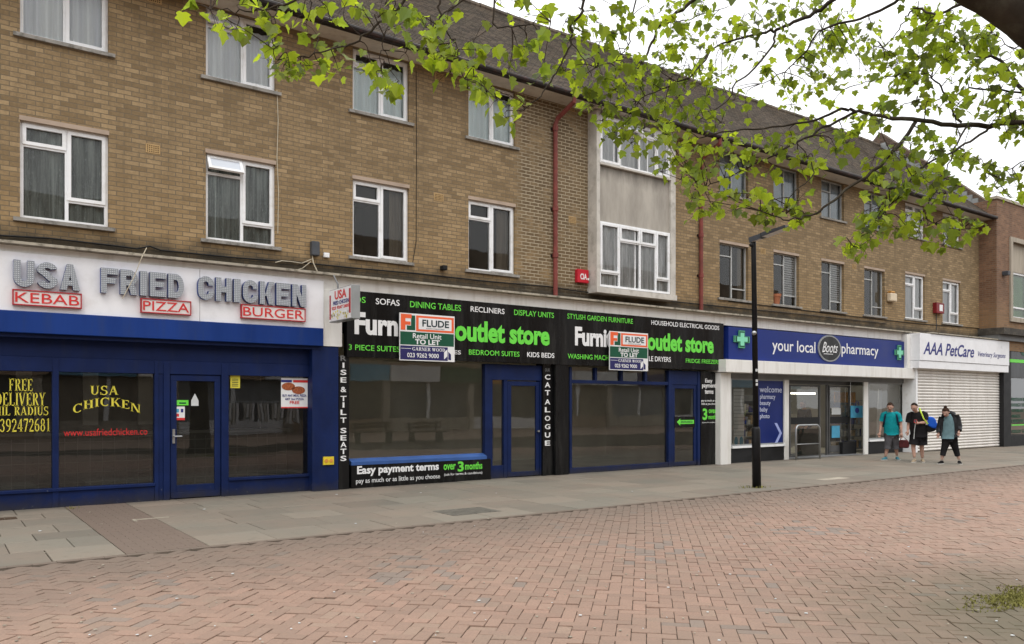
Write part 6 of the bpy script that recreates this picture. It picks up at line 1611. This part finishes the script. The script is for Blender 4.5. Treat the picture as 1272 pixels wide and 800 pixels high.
# man in black
f2 = EYE*F/(574-CY); k = K(1140, 574, f2)
P2 = person('person in black T-shirt and black shorts looking down at a hand-held phone', 1140, 574)
hd = k(1135.8, 506, -.14); pel = k(1141, 540, 0)
J = dict(sh_l=k(1130.5, 516), sh_r=k(1148.5, 515.5), el_l=k(1128.3, 529, .02), el_r=k(1150.5, 524.5, -.08), wr_l=k(1127.6, 536, -.08), wr_r=k(1140.8, 525.2, -.28), kn_l=k(1134.2, 554, -.07), kn_r=k(1144.8, 555, .03), an_l=k(1136.0, 568.5, -.12), an_r=k(1145.8, 569.5, .08))
fr, ch, wa = body(P2, hd, pel, **J, mtl='skin', girth=.98, tilt=.55, face=(-.45, -1))
hair(P2, hd, *fr, 'hair_dark', cut=.045)
loft('t_shirt', [[(k(1141, 543), .215, .185), (k(1141, 538), .218, .19), (wa, .21, .185)]+top_rings(ch, J['sh_l'], J['sh_r'], .15), sleeve(J['sh_l'], J['el_l'], .68, .095, .088), sleeve(J['sh_r'], J['el_r'], .7, .095, .088)], 'black_cloth', P2)
loft('shorts', [[(up_(pel, .06), .20, .175), (up_(pel, -.06), .21, .175), (up_(pel, -.15), .15, .13)],
    [(up_(pel, -.03, -.1), .125, .15), (k(1135.6, 547, -.05), .128, .14), (k(1134.8, 552.5, -.06), .13, .14)],
    [(up_(pel, -.03, .1), .125, .15), (k(1145.2, 547, .02), .128, .14), (k(1145.6, 553, .02), .13, .14)]], 'black_cloth', P2)
shoe(P2, (J['an_l'][0], J['an_l'][1], 0), (-.3, -1, 0), 'shoe_tan'); shoe(P2, (J['an_r'][0], J['an_r'][1], 0), (.15, -1, 0), 'shoe_tan')
ph = MB().box(-.035, .035, -.006, .006, -.06, .06); PH = ph.build('phone', 'alarm_red', local=True, bevel=.004)
PH.location = Matrix.Translation(P2.location) @ Matrix.Rotation(P2.rotation_euler.z, 4, 'Z') @ Vector((J['wr_r'][0]-.07, J['wr_r'][1]-.06, J['wr_r'][2]+.05)); PH.rotation_euler = (R(-50), 0, P2.rotation_euler.z)
props(PH, 'small red phone held in the hand of the person in black', 'phone')
MB().box(-.028, .028, -.008, -.0065, -.048, .048).build('screen', 'gloss_black', PH, local=True)
c = Vector(k(1155, 526, .08)); sb = MB(); sb.prism([k(px, py, -.10) for px, py in ((1151.5, 519), (1154, 517.2), (1159.5, 518.2), (1162, 521), (1165, 529.5), (1164, 532), (1158, 531.5), (1152, 528))], (0, .34, 0))
SB = sb.build('sports_bag', 'bag_blue', local=True, bevel=.035); SB.location = P2.location; SB.rotation_euler = P2.rotation_euler; props(SB, 'bright blue sports bag slung at the side of the person in black', 'sports bag')
b2 = MB(); b2.prism([k(px, py, -.08) for px, py in ((1150.5, 527), (1158, 531), (1163.5, 532.2), (1161, 535), (1153, 537), (1149.5, 533))], (0, .3, 0)); b2.build('base_panel', 'black_cloth', SB, local=True, bevel=.03)
s0 = Vector(k(1142.5, 508, -.02)); MB().tube([s0+Vector((0, .14, -.1)), s0+Vector((-.0, .03, .02)), Vector(k(1144.5, 513, -.17)), Vector(k(1147.3, 520, -.19)), Vector(k(1152, 526, -.12)), c], .018, 6).build('strap', 'strap_lime', SB, local=True)
MB().tube([Vector(k(1137, 527, -.2)), Vector(k(1136, 534, -.2)), Vector(k(1135.2, 545, -.21))], .010, 5).build('lanyard', 'paper', P2, local=True)

# woman in coat
f3 = EYE*F/(576.5-CY); k = K(1180, 576.5, f3)
P3 = person('person with hair in a bun wearing an open black coat over a slate T-shirt', 1180, 576.5)
hd = k(1174.8, 512, -.15); pel = k(1179.5, 542, 0)
J = dict(sh_l=k(1170.5, 520), sh_r=k(1186.5, 518), el_l=k(1167.5, 531, .02), el_r=k(1190.5, 529, .05), wr_l=k(1166, 538.5, -.03), wr_r=k(1190.8, 536, -.05), kn_l=k(1173, 557, -.08), kn_r=k(1187, 556.5, .06), an_l=k(1169.6, 571.5, -.08), an_r=k(1191.6, 571.3, .14))
fr, ch, wa = body(P3, hd, pel, **J, mtl='skin_pale', girth=.95, tilt=.7, face=(-.25, -1))
hair(P3, hd, *fr, 'hair_brown', bun=True)
loft('t_shirt', [[(k(1177.8, 545, -.03), .17, .15), (k(1177.8, 540, -.03), .175, .16), (wa, .17, .165)]+top_rings((ch[0], ch[1]-.02, ch[2]), J['sh_l'], J['sh_r'], .14)], 'slate_cloth', P3)
loft('leggings', [[(up_(pel, .05), .17, .15), (up_(pel, -.06), .178, .15), (up_(pel, -.15), .13, .12)],
    [(up_(pel, -.03, -.08), .11, .13), (k(1174.6, 551, -.04), .10, .11), (k(1173, 557, -.08), .08, .085), (k(1171, 566, -.08), .066, .07)],
    [(up_(pel, -.03, .08), .11, .13), (k(1184.6, 551, .03), .10, .11), (k(1186.9, 557, .06), .08, .085), (k(1189.6, 566, .12), .066, .07)]], 'black_cloth', P3)
cL, cR = J['sh_l'], J['sh_r']
loft('coat', [[(k(1187.4, 543, .05), .075, .15), (k(1187.2, 534, .05), .08, .17), (k(1186, 525, .04), .085, .16), (up_(cR, -.02, -.03), .08, .13), (up_(cR, .07, -.09), .06, .08)],
    [(k(1169.3, 542, .05), .055, .15), (k(1169.6, 533, .05), .055, .16), (k(1170.4, 525, .04), .055, .14), (up_(cL, -.02, .03), .06, .12), (up_(cL, .07, .08), .05, .08)],
    [(k(1178.5, 543, .13), .19, .07), (k(1178.5, 530, .13), .19, .08), (k(1178.5, 520, .10), .18, .08), (k(1178, 515, .08), .11, .06)],
    [(up_(cR, .05), .085, .085), (up_(cR, -.03, .02), .102, .102), (J['el_r'], .092, .092), (k(1190.9, 534.8, -.03), .078, .078)],
    [(up_(cL, .05), .08, .08), (up_(cL, -.03, -.01), .095, .095), (J['el_l'], .085, .085), (k(1166.3, 537.4, -.02), .072, .072)]], 'coat_black', P3)
hc = MB(); hc.tube([k(1171.5, 518, -.04), k(1172.5, 514.5, .06), k(1179, 513, .14), k(1184, 514.5, .08), k(1184.5, 518.5, -.04)], [.05, .06, .075, .07, .05], 10); hc.build('hood', 'coat_black', P3, smooth=True, local=True)
shoe(P3, (J['an_l'][0], J['an_l'][1], 0), (-.45, -1, 0), 'black_cloth'); shoe(P3, (J['an_r'][0], J['an_r'][1], 0), (.2, -1, 0), 'black_cloth')

# shopper inside the pharmacy, seen through the door glass
pxs = 999; ys = 1.35; xs_ = X(pxs, ys)
P4 = thing('person', 'dark clothed person standing inside the pharmacy behind the glass door', 'person', (xs_, ys, 0), R(-100))
fr, ch, wa = body(P4, (0, -.05, 1.6), (0, 0, .95), (-.19, 0, 1.38), (.19, 0, 1.38), (-.24, .02, 1.1), (.24, .02, 1.1), (-.22, -.12, .9), (.22, -.12, .9), (-.09, -.02, .5), (.1, .02, .5), (-.09, .02, .08), (.1, .05, .08), 'skin', 1.05, .2)
hair(P4, (0, -.05, 1.6), *fr, 'hair_grey')
skin('jacket', [(0, 0, .92, .18, .15), (0, 0, 1.15, .18, .15), (0, 0, 1.32, .18, .14), (0, 0, 1.42, .09, .08), (-.19, 0, 1.38, .085), (-.24, .02, 1.1, .07), (-.22, -.1, .93, .06), (.19, 0, 1.38, .085), (.24, .02, 1.1, .07), (.22, -.1, .93, .06)], [(0, 1), (1, 2), (2, 3), (2, 4), (4, 5), (5, 6), (2, 7), (7, 8), (8, 9)], 'navy_cloth', P4)
skin('trousers', [(0, 0, .95, .165, .14), (-.09, 0, .82, .115), (-.09, -.02, .5, .085), (-.09, .02, .1, .07), (.09, 0, .82, .115), (.1, .02, .5, .085), (.1, .05, .1, .07)], [(0, 1), (1, 2), (2, 3), (0, 4), (4, 5), (5, 6)], 'jean_blue', P4)
shoe(P4, (-.09, .02, 0), (0, -1, 0), 'black_cloth'); shoe(P4, (.1, .05, 0), (0, -1, 0), 'black_cloth')

# ================================================================== ACROSS THE STREET (seen mirrored in the shop glass)
YO = -29.
OB = thing('shop_parade', 'brick shop parade across the street, mirrored in the shop windows', 'building', (10, YO, 0))
ob = MB(); ob.box(-14, 60, YO-8, YO, 2.96, 11.5); ob.build('wall', 'far_wall', OB)
YM = -YO
cuts = [(-60, 'far_wall'), (60, 'far_board'), (170, 'board_white'), (260, 'far_wall'), (330, 'board_white'), (388, 'zinc_grey'), (432, 'bag_cyan'), (484, 'board_white'), (545, 'board_green'), (606, 'orange_card'), (650, 'board_white'), (712, 'blind_grey'), (790, 'board_navy'), (840, 'board_white'), (900, 'far_board'), (1000, 'board_white'), (1100, 'board_green')]
for (p0, m_), (p1, _) in zip(cuts, cuts[1:]):
    MB().box(X(p0, YM)+.05, X(p1, YM)-.05, YO+.02, YO+.25, 2.95, 3.9).build('fascia', m_, OB)
sb_ = MB()
for x in range(-14, 60, 6): sb_.box(x-.2, x+.2, YO-1, YO+.1, 0, 2.94)
sb_.build('pier', 'stone', OB)
for i, x in enumerate(range(-14, 60, 6)):
    MB().box(x+.2, x+5.8, YO-.3, YO-.2, .75, 2.945).build('shop_window', ('shop_dark', 'slate_grey', 'shop_dark', 'drape_brown', 'zinc_grey')[i % 5], OB)
    MB().box(x+.2, x+5.8, YO-.3, YO-.1, 0, .75).build('stall_riser', ('stone', 'white_board', 'far_wall')[i % 3], OB)
    MB().box(x+2.9, x+3.1, YO-.2, YO-.05, .75, 2.94).build('mullion', 'upvc', OB)
wn_ = MB()
for x in range(-12, 58, 4): wn_.box(x, x+1.5, YO+.01, YO+.05, 5.0, 6.5).box(x, x+1.5, YO+.01, YO+.05, 8.2, 9.6)
wn_.build('window', 'gloss_black', OB)
def bench(x, y, label):
    t = thing('bench', label, 'bench', (x, y, 0))
    s_ = MB(); [s_.box(x-.9, x+.9, y-.2+k*.11, y-.11+k*.11, .44, .48) for k in range(4)]; s_.build('seat', 'wood_dark', t)
    s_ = MB(); [s_.box(x-.9, x+.9, y-.26, y-.23, .6+k*.14, .7+k*.14) for k in range(2)]; s_.build('backrest', 'wood_dark', t)
    for q in (-.7, .7): MB().box(x+q-.03, x+q+.03, y-.22, y+.2, 0, .44).box(x+q-.03, x+q+.03, y-.26, y-.2, .44, .85).build('leg', 'post_black', t)
bench(X(531, 15.3), -15.3, 'dark slatted bench on the paving, mirrored at the right of the store window')
bench(X(466, 15.6), -15.6, 'dark slatted bench on the paving, mirrored at the left of the store window')
CR = thing('clothes_rail', 'rail of hanging clothes across the street, mirrored in the takeaway window', 'clothes rail', (13.5, -27.4, 0))
MB().tube([(11.6, -27.4, 0), (11.6, -27.4, 1.7), (16, -27.4, 1.7), (16, -27.4, 0)], .025, 8).build('frame', 'metal', CR)
for i in range(26):
    x = 11.8+i*.16
    MB().box(x, x+.1, -27.62, -27.2, random.uniform(.55, .95), 1.62).build('garment', ('white_board', 'grey_cloth', 'stock_c', 'board_white', 'stock_c')[i % 5], CR)
GRP = {'alarm box': 'alarm boxes on the brick wall', 'cable box': 'cable boxes on the brick wall', 'cable': 'cables on the front of the terrace', 'sticker': 'stickers on the takeaway glass',
       'poster': 'posters in the shop windows', 'notice': 'notices on the pharmacy door', 'cross sign': 'pharmacy crosses on the blue fascia', 'shelves': 'shelves inside the pharmacy', 'bench': 'benches on the paving',
       'person': 'people by the pharmacy', 'shop front': 'shop fronts along the terrace', 'shop sign': 'signs along the shop fronts', 'lettering': 'yellow lettering on the takeaway glass', 'manhole cover': 'covers set in the pavement'}
for o in SC.objects:
    if o.parent is None and o.get('category') in GRP and not o.get('group'): o['group'] = GRP[o['category']]
print('objects', len(bpy.data.objects), 'setts', len(setts), 'leaves', len(lf)//2)
